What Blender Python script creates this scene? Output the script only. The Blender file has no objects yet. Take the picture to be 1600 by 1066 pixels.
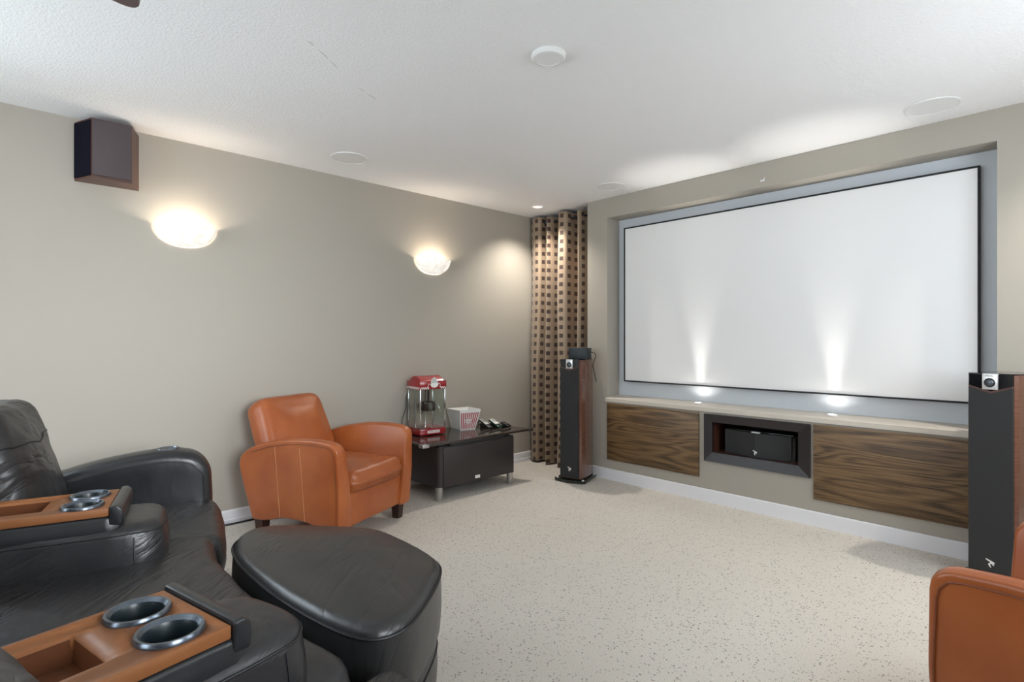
import bpy, bmesh, math, random
from mathutils import Vector, Matrix, noise
random.seed(7)
SC = bpy.context.scene
COL = SC.collection
PI = math.pi

# ------------------------------------------------------------------ camera, world, lights, exposure
cam_d = bpy.data.cameras.new('camera'); cam = bpy.data.objects.new('camera', cam_d); COL.objects.link(cam)
cam.location = (0, 0, 1.207); cam.rotation_euler = (PI / 2, 0, 0.81235)
cam_d.sensor_width = 36.0; cam_d.lens = 856.55 / 1600 * 36; cam_d.shift_y = -1.57 / 1600
cam_d.clip_start = 0.02
SC.camera = cam
SC.view_settings.view_transform = 'Standard'; SC.view_settings.look = 'None'
SC.view_settings.gamma = 1; SC.view_settings.use_curve_mapping = False
SC.view_settings.exposure = 1.17
SC.cycles.use_denoising = True
SC.cycles.max_bounces = 10; SC.cycles.diffuse_bounces = 6
SC.cycles.sample_clamp_indirect = 6.0
w = bpy.data.worlds.new('world'); SC.world = w; w.use_nodes = True
bg = w.node_tree.nodes['Background']; bg.inputs[0].default_value = (0.75, 0.87, 1.0, 1); bg.inputs[1].default_value = 1.5

def lamp(name, kind, loc, power, color=(1, 1, 1), rot=(0, 0, 0), **kw):
    d = bpy.data.lights.new(name, kind); o = bpy.data.objects.new(name, d); COL.objects.link(o)
    o.location = loc; o.rotation_euler = rot; d.energy = power; d.color = color
    for k, v in kw.items(): setattr(d, k, v)
    return o
WARM = (1.0, 0.86, 0.70); SOFT = (1.0, 0.93, 0.84); DAY = (0.92, 0.96, 1.0)
# daylight of the left wall window beside the sofa, then three added fill lights
lamp('window_daylight', 'AREA', (-3.86, -0.95, 1.50), 16, (0.80, 0.90, 1.0), (0, -PI / 2 + 0.45, 0), shape='RECTANGLE', size=1.05, size_y=1.3)
lamp('side_fill', 'AREA', (0.64, 2.62, 1.50), 9, DAY, (0, PI / 2 - 0.1, 0), shape='RECTANGLE', size=1.05, size_y=1.2)  # fill added on the unseen right wall, lifts the overall brightness
lamp('wall_glow_fill', 'AREA', (0.64, 0.72, 1.50), 4.8, DAY, (0, PI / 2 - 0.09, 0), shape='RECTANGLE', size=1.05, size_y=0.95, spread=0.95)  # narrow beam added to make the glow patch on the left wall
lamp('back_fill', 'AREA', (-2.0, -3.12, 1.2), 30, DAY, (PI / 2, 0, 0), shape='RECTANGLE', size=3.0, size_y=2.1)  # broad fill added behind the camera
# recessed ceiling lamps
lamp('downlight_left', 'SPOT', (-3.515, 3.657, 2.425), 36, SOFT, (0, 0, 0), spot_size=2.1, spot_blend=0.8, shadow_soft_size=0.03)
lamp('downlight_right', 'SPOT', (0.285, 3.657, 2.425), 44, SOFT, (0, 0, 0), spot_size=2.1, spot_blend=0.8, shadow_soft_size=0.03)
# small lamps let into the sill, shining up past the screen
for px in (-2.09, -1.155):
    lamp('sill_lamp', 'SPOT', (px, 3.962, 0.735), 2.6, (1, 0.96, 0.90), (PI - 0.07, 0, 0), spot_size=0.58, spot_blend=1.0, shadow_soft_size=0.012)
    lamp('sill_lamp_spill', 'SPOT', (px, 3.962, 0.735), 22.0, (1, 0.96, 0.90), (PI + 0.13, 0, 0), spot_size=0.66, spot_blend=1.0, shadow_soft_size=0.012)
    lamp('sill_lamp_halo', 'SPOT', (px, 3.962, 0.735), 0.5, (1, 0.96, 0.90), (PI, 0, 0), spot_size=2.7, spot_blend=0.6, shadow_soft_size=0.012)

# ------------------------------------------------------------------ materials
MATS = {}
def nd(nt, t, **kw):
    n = nt.nodes.new(t)
    for k, v in kw.items():
        if k in n.inputs: n.inputs[k].default_value = v
        else: setattr(n, k, v)
    return n
def mat(name, color, rough=0.5, metal=0.0, spec=0.5, bumps=(), var=None, emit=None, coat=0, trans=0, sheen=0):
    """bumps: list of (scale, strength, distance, stretch xyz); var: (color2, scale, stretch, contrast)"""
    m = bpy.data.materials.new(name); m.use_nodes = True; nt = m.node_tree
    p = nt.nodes['Principled BSDF']
    p.inputs['Base Color'].default_value = (*color, 1); p.inputs['Roughness'].default_value = rough
    p.inputs['Metallic'].default_value = metal; p.inputs['Specular IOR Level'].default_value = spec
    p.inputs['Coat Weight'].default_value = coat; p.inputs['Transmission Weight'].default_value = trans
    p.inputs['Coat Roughness'].default_value = 0.12
    if emit: p.inputs['Emission Color'].default_value = (*emit[0], 1); p.inputs['Emission Strength'].default_value = emit[1]
    tc = nd(nt, 'ShaderNodeTexCoord'); L = nt.links.new
    def coords(st):
        mp = nd(nt, 'ShaderNodeMapping'); L(tc.outputs['Object'], mp.inputs[0]); mp.inputs['Scale'].default_value = st
        return mp.outputs[0]
    if var:
        c2, sc, st, con = var
        n = nd(nt, 'ShaderNodeTexNoise', Scale=sc, Detail=5.0); L(coords(st), n.inputs['Vector'])
        r = nd(nt, 'ShaderNodeValToRGB'); r.color_ramp.elements[0].position = 0.5 - con; r.color_ramp.elements[1].position = 0.5 + con
        r.color_ramp.elements[0].color = (*color, 1); r.color_ramp.elements[1].color = (*c2, 1)
        L(n.outputs['Fac'], r.inputs[0]); L(r.outputs[0], p.inputs['Base Color'])
    prev = None
    for (sc, stn, dist, st) in bumps:
        n = nd(nt, 'ShaderNodeTexNoise', Scale=sc, Detail=3.0); L(coords(st), n.inputs['Vector'])
        b = nd(nt, 'ShaderNodeBump', Strength=stn, Distance=dist); L(n.outputs['Fac'], b.inputs['Height'])
        if prev: L(prev.outputs[0], b.inputs['Normal'])
        prev = b
    if prev: L(prev.outputs[0], p.inputs['Normal'])
    MATS[name] = m
    return m
ONE = (1, 1, 1)
M_wall = mat('taupe_paint', (0.385, 0.355, 0.305), 0.55, spec=0.3, bumps=[(260, 0.12, 0.002, ONE)])
M_blue = mat('blue_grey_paint', (0.59, 0.625, 0.665), 0.5, spec=0.3)
M_white = mat('white_trim_paint', (0.76, 0.76, 0.79), 0.35)
M_sill = mat('sill_paint', (0.58, 0.53, 0.46), 0.45)
M_black = mat('black_plastic', (0.012, 0.012, 0.013), 0.4)
M_frameblack = mat('black_velvet_frame', (0.008, 0.008, 0.01), 0.7)
M_screen = mat('screen_fabric', (0.80, 0.80, 0.80), 0.75, spec=0.15)
M_disc = mat('painted_grille_white', (0.78, 0.78, 0.78), 0.6)
M_smoke = mat('white_plastic', (0.78, 0.78, 0.77), 0.45)
M_steel = mat('brushed_steel', (0.55, 0.55, 0.56), 0.32, 1.0)
M_silver = mat('silver_plate', (0.75, 0.75, 0.75), 0.35, 0.6)
M_leg = mat('dark_wood_leg', (0.030, 0.009, 0.006), 0.35)
M_walnut = mat('dark_brown_wood', (0.055, 0.019, 0.012), 0.35, var=((0.095, 0.036, 0.023), 9, (1, 1, 14), 0.25))
M_grille = mat('speaker_grille_cloth', (0.022, 0.022, 0.023), 0.75, bumps=[(900, 0.3, 0.001, ONE)])
M_grille2 = mat('brown_grille_cloth', (0.075, 0.058, 0.062), 0.8, bumps=[(900, 0.3, 0.001, ONE)])
M_navy = mat('dark_side_grille', (0.006, 0.006, 0.012), 0.9, spec=0.08)
M_gloss = mat('gloss_black', (0.006, 0.006, 0.007), 0.08)
M_glassbase = mat('dark_glass_base', (0.012, 0.018, 0.015), 0.08)
M_frame = mat('espresso_frame', (0.020, 0.016, 0.018), 0.33, bumps=[(30, 0.15, 0.002, (1, 12, 12))])
M_tabtop = mat('glossy_dark_tabletop', (0.035, 0.024, 0.019), 0.09, spec=0.7)
M_tabbody = mat('dark_brown_panel', (0.032, 0.025, 0.024), 0.42)
M_red = mat('red_enamel', (0.30, 0.006, 0.010), 0.2, coat=0.5)
M_white2 = mat('white_card', (0.82, 0.81, 0.78), 0.5)
M_redprint = mat('red_print', (0.45, 0.03, 0.045), 0.5)
M_chrome = mat('chrome', (0.7, 0.71, 0.72), 0.14, 1.0)
M_kettle = mat('steel_kettle', (0.22, 0.21, 0.21), 0.25, 0.9)
M_remgrey = mat('light_grey_plastic', (0.5, 0.49, 0.47), 0.4)
M_rod = mat('black_metal_rod', (0.006, 0.006, 0.01), 0.3)
M_dlwhite = mat('lamp_trim_white', (0.85, 0.85, 0.85), 0.3)
M_ringm = mat('cup_ring_gunmetal', (0.14, 0.165, 0.20), 0.26, 0.85)
M_cupin = mat('cup_well', (0.010, 0.018, 0.022), 0.35)
M_fan = mat('fan_blade_wood', (0.05, 0.016, 0.014), 0.4)
M_bulb = mat('lamp_glow', (1, 1, 1), 0.5, emit=((1.0, 0.95, 0.86), 6.0))
M_lens = mat('frosted_lamp_lens', (.8, .8, .8), 0.4, emit=((1.0, 0.96, 0.9), 0.35))
M_mirror = mat('lamp_reflector', (0.9, 0.9, 0.9), 0.2, 0.8)
W3 = [(7, 0.55, 0.022, (1, 3.0, 1)), (26, 0.35, 0.006, (1, 2.0, 1)), (420, 0.25, 0.0012, ONE)]
def mat_leather(name, color, color2, rough, stretch, rot, k=1.0, grain=0.25):
    m = mat(name, color, rough, bumps=[(420, grain, .0012, ONE)], var=(color2, 3, ONE, .2)); nt = m.node_tree; L = nt.links.new
    p = nt.nodes['Principled BSDF']; last = p.inputs['Normal'].links[0].from_node
    tc = [n for n in nt.nodes if n.type == 'TEX_COORD'][0]
    for (sc, dist, amp, msc) in ((2.4, .7, .022, 1.6), (6.5, .5, .010, 3.0)):
        mr_ = nd(nt, 'ShaderNodeMapping'); mr_.inputs['Rotation'].default_value = rot; L(tc.outputs['Object'], mr_.inputs[0])
        mp = nd(nt, 'ShaderNodeMapping'); mp.inputs['Scale'].default_value = stretch; L(mr_.outputs[0], mp.inputs[0])
        n = nd(nt, 'ShaderNodeTexNoise', Scale=sc, Detail=2.5, Distortion=dist); L(mp.outputs[0], n.inputs['Vector'])
        a = nd(nt, 'ShaderNodeMath', operation='SUBTRACT'); a.inputs[1].default_value = .5; L(n.outputs['Fac'], a.inputs[0])
        b = nd(nt, 'ShaderNodeMath', operation='ABSOLUTE'); L(a.outputs[0], b.inputs[0])
        c = nd(nt, 'ShaderNodeMath', operation='POWER'); c.inputs[1].default_value = .55; L(b.outputs[0], c.inputs[0])
        mk = nd(nt, 'ShaderNodeTexNoise', Scale=msc, Detail=1.0); L(tc.outputs['Object'], mk.inputs['Vector'])
        mr = nd(nt, 'ShaderNodeMapRange'); mr.inputs[1].default_value = .40; mr.inputs[2].default_value = .62; L(mk.outputs['Fac'], mr.inputs[0])
        mu = nd(nt, 'ShaderNodeMath', operation='MULTIPLY'); L(c.outputs[0], mu.inputs[0]); L(mr.outputs[0], mu.inputs[1])
        bp = nd(nt, 'ShaderNodeBump', Strength=.8 * k, Distance=amp); L(mu.outputs[0], bp.inputs['Height'])
        src = last.inputs['Normal'].links
        if src: L(src[0].from_socket, bp.inputs['Normal'])
        L(bp.outputs[0], last.inputs['Normal'])
    return m
M_seat = mat_leather('creased_black_leather', (0.020, 0.020, 0.022), (0.030, 0.028, 0.028), 0.36, (0.8, 4.6, 1.0), (0, 0, .75), 1.0)
M_pad = mat_leather('gathered_black_leather', (0.018, 0.018, 0.020), (0.026, 0.025, 0.026), 0.31, (1.0, .8, 4.2), (-.55, 0, 0), 1.1)
M_backl = mat_leather('slouchy_black_leather', (0.020, 0.020, 0.022), (0.030, 0.028, 0.028), 0.38, (1.0, .9, 3.2), (-.7, .4, 0), 1.2)
M_otto = mat_leather('ottoman_black_leather', (0.022, 0.022, 0.023), (0.032, 0.030, 0.029), 0.31, (0.9, 4.0, 1.0), (0, 0, .75), .42)
M_blk = mat('black_leather', (0.020, 0.020, 0.022), 0.40, spec=0.5, bumps=W3, var=((0.030, 0.028, 0.028), 3, ONE, 0.2))
M_blk2 = mat('smooth_black_leather', (0.018, 0.019, 0.021), 0.30, spec=0.5, bumps=[(5, 0.25, 0.012, (1, 2, 1)), (420, 0.22, 0.0012, ONE)])
M_seam = mat('black_seam', (0.008, 0.008, 0.009), 0.5)
M_tan = mat('tan_leather', (0.31, 0.076, 0.021), 0.29, spec=0.5, bumps=[(4, 0.16, 0.012, ONE), (380, 0.22, 0.0012, ONE)], var=((0.41, 0.116, 0.031), 5, ONE, 0.22))
M_tan2 = mat('creased_tan_leather', (0.29, 0.072, 0.020), 0.32, spec=0.5, bumps=[(16, 0.5, 0.008, (3.0, 1, 1)), (380, 0.22, 0.0012, ONE)], var=((0.38, 0.108, 0.030), 6, ONE, 0.22))
M_tanseam = mat('tan_seam', (0.20, 0.050, 0.016), 0.5)
M_tanpale = mat('pale_stitch', (0.62, 0.30, 0.14), 0.5)
M_cherry = mat('cherry_wood', (0.22, 0.078, 0.025), 0.50, spec=0.3, coat=0.0, var=((0.30, 0.118, 0.042), 6, (6, 1, 6), 0.3))
M_tray = mat('shaded_tray_wood', (0.10, 0.034, 0.014), 0.35, var=((0.15, 0.052, 0.020), 6, (6, 1, 6), 0.3))  # console wood with the shade of the recess painted into its colour
M_redwood = mat('red_veneer', (0.11, 0.042, 0.027), 0.22, coat=0.8, var=((0.17, 0.078, 0.050), 8, (1, 1, 16), 0.2))

def mat_carpet():
    m = bpy.data.materials.new('flecked_carpet'); m.use_nodes = True; nt = m.node_tree; L = nt.links.new
    p = nt.nodes['Principled BSDF']; p.inputs['Roughness'].default_value = 0.95; p.inputs['Specular IOR Level'].default_value = 0.1
    tc = nd(nt, 'ShaderNodeTexCoord')
    n1 = nd(nt, 'ShaderNodeTexNoise', Scale=1.6, Detail=3.0); L(tc.outputs['Object'], n1.inputs['Vector'])
    base = nd(nt, 'ShaderNodeMix', data_type='RGBA'); L(n1.outputs['Fac'], base.inputs[0])
    base.inputs[6].default_value = (0.60, 0.555, 0.495, 1); base.inputs[7].default_value = (0.68, 0.64, 0.58, 1)
    nw = nd(nt, 'ShaderNodeTexNoise', Scale=90.0, Detail=2.0); L(tc.outputs['Object'], nw.inputs['Vector'])
    vm = nd(nt, 'ShaderNodeVectorMath', operation='MULTIPLY_ADD'); L(nw.outputs['Color'], vm.inputs[0]); vm.inputs[1].default_value = (.022, .022, .022); L(tc.outputs['Object'], vm.inputs[2])
    v = nd(nt, 'ShaderNodeTexVoronoi', Scale=78.0); L(vm.outputs[0], v.inputs['Vector'])
    r = nd(nt, 'ShaderNodeValToRGB'); r.color_ramp.elements[0].position = 0.12; r.color_ramp.elements[1].position = 0.36
    r.color_ramp.elements[0].color = (1, 1, 1, 1); r.color_ramp.elements[1].color = (0, 0, 0, 1); L(v.outputs['Distance'], r.inputs[0])
    sep = nd(nt, 'ShaderNodeSeparateColor'); L(v.outputs['Color'], sep.inputs[0])
    gt = nd(nt, 'ShaderNodeMath', operation='GREATER_THAN'); gt.inputs[1].default_value = 0.50; L(sep.outputs[0], gt.inputs[0])
    mu = nd(nt, 'ShaderNodeMath', operation='MULTIPLY'); L(r.outputs[0], mu.inputs[0]); L(gt.outputs[0], mu.inputs[1])
    fl = nd(nt, 'ShaderNodeMix', data_type='RGBA'); L(mu.outputs[0], fl.inputs[0]); L(base.outputs[2], fl.inputs[6]); fl.inputs[7].default_value = (0.17, 0.15, 0.14, 1)
    n2 = nd(nt, 'ShaderNodeTexNoise', Scale=260.0, Detail=2.0); L(tc.outputs['Object'], n2.inputs['Vector'])
    r2 = nd(nt, 'ShaderNodeMapRange'); r2.inputs[3].default_value = 0.58; r2.inputs[4].default_value = 1.36; L(n2.outputs['Fac'], r2.inputs[0])
    mx = nd(nt, 'ShaderNodeMix', data_type='RGBA', blend_type='MULTIPLY'); mx.inputs[0].default_value = 1.0
    L(fl.outputs[2], mx.inputs[6]); L(r2.outputs[0], mx.inputs[7]); L(mx.outputs[2], p.inputs['Base Color'])
    b = nd(nt, 'ShaderNodeBump', Strength=0.6, Distance=0.004); L(n2.outputs['Fac'], b.inputs['Height']); L(b.outputs[0], p.inputs['Normal'])
    return m
M_carpet = mat_carpet()
def mat_ceiling():
    m = bpy.data.materials.new('stippled_ceiling'); m.use_nodes = True; nt = m.node_tree; L = nt.links.new
    p = nt.nodes['Principled BSDF']; p.inputs['Roughness'].default_value = 0.9; p.inputs['Specular IOR Level'].default_value = 0.1
    p.inputs['Base Color'].default_value = (0.86, 0.86, 0.865, 1)
    tc = nd(nt, 'ShaderNodeTexCoord'); n = nd(nt, 'ShaderNodeTexNoise', Scale=95.0, Detail=3.0, Distortion=0.6); L(tc.outputs['Object'], n.inputs['Vector'])
    r = nd(nt, 'ShaderNodeValToRGB'); r.color_ramp.elements[0].position = 0.42; r.color_ramp.elements[1].position = 0.62; L(n.outputs['Fac'], r.inputs[0])
    b = nd(nt, 'ShaderNodeBump', Strength=0.30, Distance=0.004); L(r.outputs[0], b.inputs['Height']); L(b.outputs[0], p.inputs['Normal'])
    return m
M_ceil = mat_ceiling()
def mat_oak():
    m = bpy.data.materials.new('stained_oak'); m.use_nodes = True; nt = m.node_tree; L = nt.links.new
    p = nt.nodes['Principled BSDF']; p.inputs['Roughness'].default_value = 0.45
    tc = nd(nt, 'ShaderNodeTexCoord')
    mp = nd(nt, 'ShaderNodeMapping'); mp.inputs['Scale'].default_value = (0.36, 1, 3.4); L(tc.outputs['Object'], mp.inputs[0])
    n = nd(nt, 'ShaderNodeTexNoise', Scale=1.5, Detail=2.0, Distortion=0.3); L(mp.outputs[0], n.inputs['Vector'])
    s = nd(nt, 'ShaderNodeMath', operation='MULTIPLY'); s.inputs[1].default_value = 105.0; L(n.outputs['Fac'], s.inputs[0])
    sn = nd(nt, 'ShaderNodeMath', operation='SINE'); L(s.outputs[0], sn.inputs[0])
    mp2 = nd(nt, 'ShaderNodeMapping'); mp2.inputs['Scale'].default_value = (3, 1, 150); L(tc.outputs['Object'], mp2.inputs[0])
    n2 = nd(nt, 'ShaderNodeTexNoise', Scale=1.0, Detail=4.0); L(mp2.outputs[0], n2.inputs['Vector'])
    a = nd(nt, 'ShaderNodeMath', operation='MULTIPLY_ADD'); a.inputs[1].default_value = 0.13; a.inputs[2].default_value = 0.0; L(sn.outputs[0], a.inputs[0])
    ad = nd(nt, 'ShaderNodeMath', operation='ADD'); L(a.outputs[0], ad.inputs[0]); L(n2.outputs['Fac'], ad.inputs[1])
    r = nd(nt, 'ShaderNodeValToRGB'); e = r.color_ramp.elements
    e[0].position = 0.28; e[0].color = (0.045, 0.026, 0.011, 1); e[1].position = 0.78; e[1].color = (0.225, 0.135, 0.060, 1)
    k = r.color_ramp.elements.new(0.5); k.color = (0.140, 0.080, 0.034, 1)
    L(ad.outputs[0], r.inputs[0]); L(r.outputs[0], p.inputs['Base Color'])
    b = nd(nt, 'ShaderNodeBump', Strength=0.25, Distance=0.002); L(n2.outputs['Fac'], b.inputs['Height']); L(b.outputs[0], p.inputs['Normal'])
    return m
M_oak = mat_oak()
def mat_curtain():
    m = bpy.data.materials.new('checked_curtain'); m.use_nodes = True; nt = m.node_tree; L = nt.links.new
    p = nt.nodes['Principled BSDF']; p.inputs['Roughness'].default_value = 0.55; p.inputs['Sheen Weight'].default_value = 0.3
    uv = nd(nt, 'ShaderNodeUVMap'); sx = nd(nt, 'ShaderNodeSeparateXYZ'); L(uv.outputs[0], sx.inputs[0])
    fs = []
    for i, off in ((0, 0.0), (1, 0.0)):
        a = nd(nt, 'ShaderNodeMath', operation='DIVIDE'); a.inputs[1].default_value = 0.081; L(sx.outputs[i], a.inputs[0])
        f = nd(nt, 'ShaderNodeMath', operation='FRACT'); L(a.outputs[0], f.inputs[0])
        s = nd(nt, 'ShaderNodeMath', operation='SUBTRACT'); s.inputs[1].default_value = 0.5; L(f.outputs[0], s.inputs[0])
        b = nd(nt, 'ShaderNodeMath', operation='ABSOLUTE'); L(s.outputs[0], b.inputs[0])
        l = nd(nt, 'ShaderNodeMath', operation='LESS_THAN'); l.inputs[1].default_value = 0.235; L(b.outputs[0], l.inputs[0]); fs.append(l)
    mu = nd(nt, 'ShaderNodeMath', operation='MULTIPLY'); L(fs[0].outputs[0], mu.inputs[0]); L(fs[1].outputs[0], mu.inputs[1])
    n = nd(nt, 'ShaderNodeTexNoise', Scale=300.0, Detail=2.0); L(uv.outputs[0], n.inputs['Vector'])
    n3 = nd(nt, 'ShaderNodeMix', data_type='RGBA'); L(n.outputs['Fac'], n3.inputs[0])
    n3.inputs[6].default_value = (0.24, 0.165, 0.108, 1); n3.inputs[7].default_value = (0.38, 0.285, 0.195, 1)
    mx = nd(nt, 'ShaderNodeMix', data_type='RGBA'); L(mu.outputs[0], mx.inputs[0]); L(n3.outputs[2], mx.inputs[6]); mx.inputs[7].default_value = (0.045, 0.022, 0.015, 1)
    L(mx.outputs[2], p.inputs['Base Color'])
    return m
M_curt = mat_curtain()
def mat_glass():
    m = bpy.data.materials.new('clear_glass'); m.use_nodes = True; nt = m.node_tree; L = nt.links.new
    nt.nodes.remove(nt.nodes['Principled BSDF']); out = nt.nodes['Material Output']
    t = nd(nt, 'ShaderNodeBsdfTransparent'); t.inputs[0].default_value = (0.93, 0.96, 0.95, 1)
    g = nd(nt, 'ShaderNodeBsdfGlossy', Roughness=0.03); lw = nd(nt, 'ShaderNodeLayerWeight', Blend=0.5); pw = nd(nt, 'ShaderNodeMath', operation='POWER'); pw.inputs[1].default_value = 3.0; L(lw.outputs['Facing'], pw.inputs[0]); f = nd(nt, 'ShaderNodeMath', operation='MULTIPLY_ADD'); f.inputs[1].default_value = 0.6; f.inputs[2].default_value = 0.05; L(pw.outputs[0], f.inputs[0])
    mx = nd(nt, 'ShaderNodeMixShader'); L(f.outputs[0], mx.inputs[0]); L(t.outputs[0], mx.inputs[1]); L(g.outputs[0], mx.inputs[2]); L(mx.outputs[0], out.inputs[0])
    return m
M_glass = mat_glass()
def mat_alabaster():
    m = bpy.data.materials.new('lit_alabaster_glass'); m.use_nodes = True; nt = m.node_tree; L = nt.links.new
    p = nt.nodes['Principled BSDF']; p.inputs['Base Color'].default_value = (0.60, 0.57, 0.52, 1); p.inputs['Roughness'].default_value = 0.25
    tc = nd(nt, 'ShaderNodeTexCoord'); n = nd(nt, 'ShaderNodeTexNoise', Scale=9.0, Detail=4.0, Distortion=2.0); L(tc.outputs['Object'], n.inputs['Vector'])
    r = nd(nt, 'ShaderNodeValToRGB'); e = r.color_ramp.elements
    e[0].position = 0.30; e[0].color = (0.62, 0.52, 0.38, 1); e[1].position = 0.48; e[1].color = (1.0, 0.97, 0.91, 1)
    L(n.outputs['Fac'], r.inputs[0]); L(r.outputs[0], p.inputs['Emission Color']); p.inputs['Emission Strength'].default_value = 0.30
    return m
M_alab = mat_alabaster()

# ------------------------------------------------------------------ mesh helpers
def add_box(bm, x0, x1, y0, y1, z0, z1, bev=0.0, seg=2, M=None):
    r = bmesh.ops.create_cube(bm, size=1.0); vs = r['verts']
    T = Matrix.Translation(((x0 + x1) / 2, (y0 + y1) / 2, (z0 + z1) / 2)) @ Matrix.Diagonal((x1 - x0, y1 - y0, z1 - z0, 1))
    bmesh.ops.transform(bm, matrix=T, verts=vs)
    if bev > 0:
        es = list({e for v in vs for e in v.link_edges})
        g = bmesh.ops.bevel(bm, geom=es, offset=bev, segments=seg, affect='EDGES', profile=0.5)
        vs = list({v for f in g['faces'] for v in f.verts} | {v for v in vs if v.is_valid})
    if M is not None: bmesh.ops.transform(bm, matrix=M, verts=vs)
    return vs
def add_tube(bm, pts, r, n=8, closed=False, M=None):
    pts = [Vector(p) for p in pts]; rings = []
    N = len(pts); up0 = None
    for i, p in enumerate(pts):
        a = pts[(i - 1) % N] if (closed or i > 0) else p; b = pts[(i + 1) % N] if (closed or i < N - 1) else p
        t = (b - a).normalized()
        if up0 is None:
            up0 = Vector((0, 0, 1)) if abs(t.z) < 0.9 else Vector((1, 0, 0))
        s = t.cross(up0).normalized(); u = s.cross(t).normalized(); up0 = u
        rr = r[i] if isinstance(r, (list, tuple)) else r
        ring = []
        for k in range(n):
            a_ = 2 * PI * k / n
            q = p + (s * math.cos(a_) + u * math.sin(a_)) * rr
            if M is not None: q = M @ q
            ring.append(bm.verts.new(q))
        rings.append(ring)
    R = N if closed else N - 1
    for i in range(R):
        A, B = rings[i], rings[(i + 1) % N]
        for k in range(n): bm.faces.new((A[k], A[(k + 1) % n], B[(k + 1) % n], B[k]))
    if not closed:
        bm.faces.new(rings[0][::-1]); bm.faces.new(rings[-1])
def add_lathe(bm, prof, n=32, M=None, a0=0.0, a1=2 * PI, caps=True):
    """prof: list of (r,z); around local z"""
    full = abs(a1 - a0 - 2 * PI) < 1e-6; rings = []; m = n if full else n + 1
    for (r, z) in prof:
        if r < 1e-6:
            q = Vector((0, 0, z)); q = M @ q if M is not None else q
            rings.append([bm.verts.new(q)])
        else:
            ring = []
            for k in range(m):
                a = a0 + (a1 - a0) * k / n; q = Vector((r * math.cos(a), r * math.sin(a), z))
                if M is not None: q = M @ q
                ring.append(bm.verts.new(q))
            rings.append(ring)
    for A, B in zip(rings, rings[1:]):
        for k in range(n):
            k2 = (k + 1) % m
            if len(A) == 1 and len(B) == 1: continue
            if len(A) == 1: bm.faces.new((A[0], B[k2], B[k]))
            elif len(B) == 1: bm.faces.new((A[k], A[k2], B[0]))
            else: bm.faces.new((A[k], A[k2], B[k2], B[k]))
def add_prism(bm, poly, w0, w1, axes=(0, 1, 2), M=None):
    """polygon in (axes[0],axes[1]) extruded along axes[2]"""
    def P(u, v, w_):
        q = [0, 0, 0]; q[axes[0]] = u; q[axes[1]] = v; q[axes[2]] = w_
        q = Vector(q); return M @ q if M is not None else q
    a = [bm.verts.new(P(u, v, w0)) for u, v in poly]; b = [bm.verts.new(P(u, v, w1)) for u, v in poly]
    n = len(poly)
    bm.faces.new(a[::-1]); bm.faces.new(b)
    for i in range(n): bm.faces.new((a[i], a[(i + 1) % n], b[(i + 1) % n], b[i]))
def smooth_poly(poly, it=3, keep=0.25):
    """corner cutting"""
    for _ in range(it):
        out = []; n = len(poly)
        for i in range(n):
            a, b = poly[i], poly[(i + 1) % n]
            out.append((a[0] * (1 - keep) + b[0] * keep, a[1] * (1 - keep) + b[1] * keep))
            out.append((a[0] * keep + b[0] * (1 - keep), a[1] * keep + b[1] * (1 - keep)))
        poly = out; keep = 0.25
    return poly
def resample(poly, n):
    P = [Vector((p[0], p[1])) for p in poly]; L = [0]
    for i in range(len(P)): L.append(L[-1] + (P[(i + 1) % len(P)] - P[i]).length)
    tot = L[-1]; out = []; j = 0
    for k in range(n):
        s = tot * k / n
        while L[j + 1] < s: j += 1
        t = (s - L[j]) / max(1e-9, L[j + 1] - L[j]); out.append(P[j].lerp(P[(j + 1) % len(P)], t))
    return out
def round_poly(poly, radii, seg=5):
    """round each corner with radius"""
    out = []; n = len(poly)
    if not isinstance(radii, (list, tuple)): radii = [radii] * n
    for i in range(n):
        p = Vector(poly[i]); a = Vector(poly[i - 1]); b = Vector(poly[(i + 1) % n]); r = radii[i]
        if r <= 0: out.append(tuple(p)); continue
        u = (a - p); v = (b - p); lu, lv = u.length, v.length; u.normalize(); v.normalize()
        d = min(r, lu * 0.49, lv * 0.49); s = p + u * d; e = p + v * d
        for k in range(seg + 1):
            t = k / seg; out.append(tuple(s * (1 - t) ** 2 + p * 2 * t * (1 - t) + e * t * t))
    return out
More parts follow.
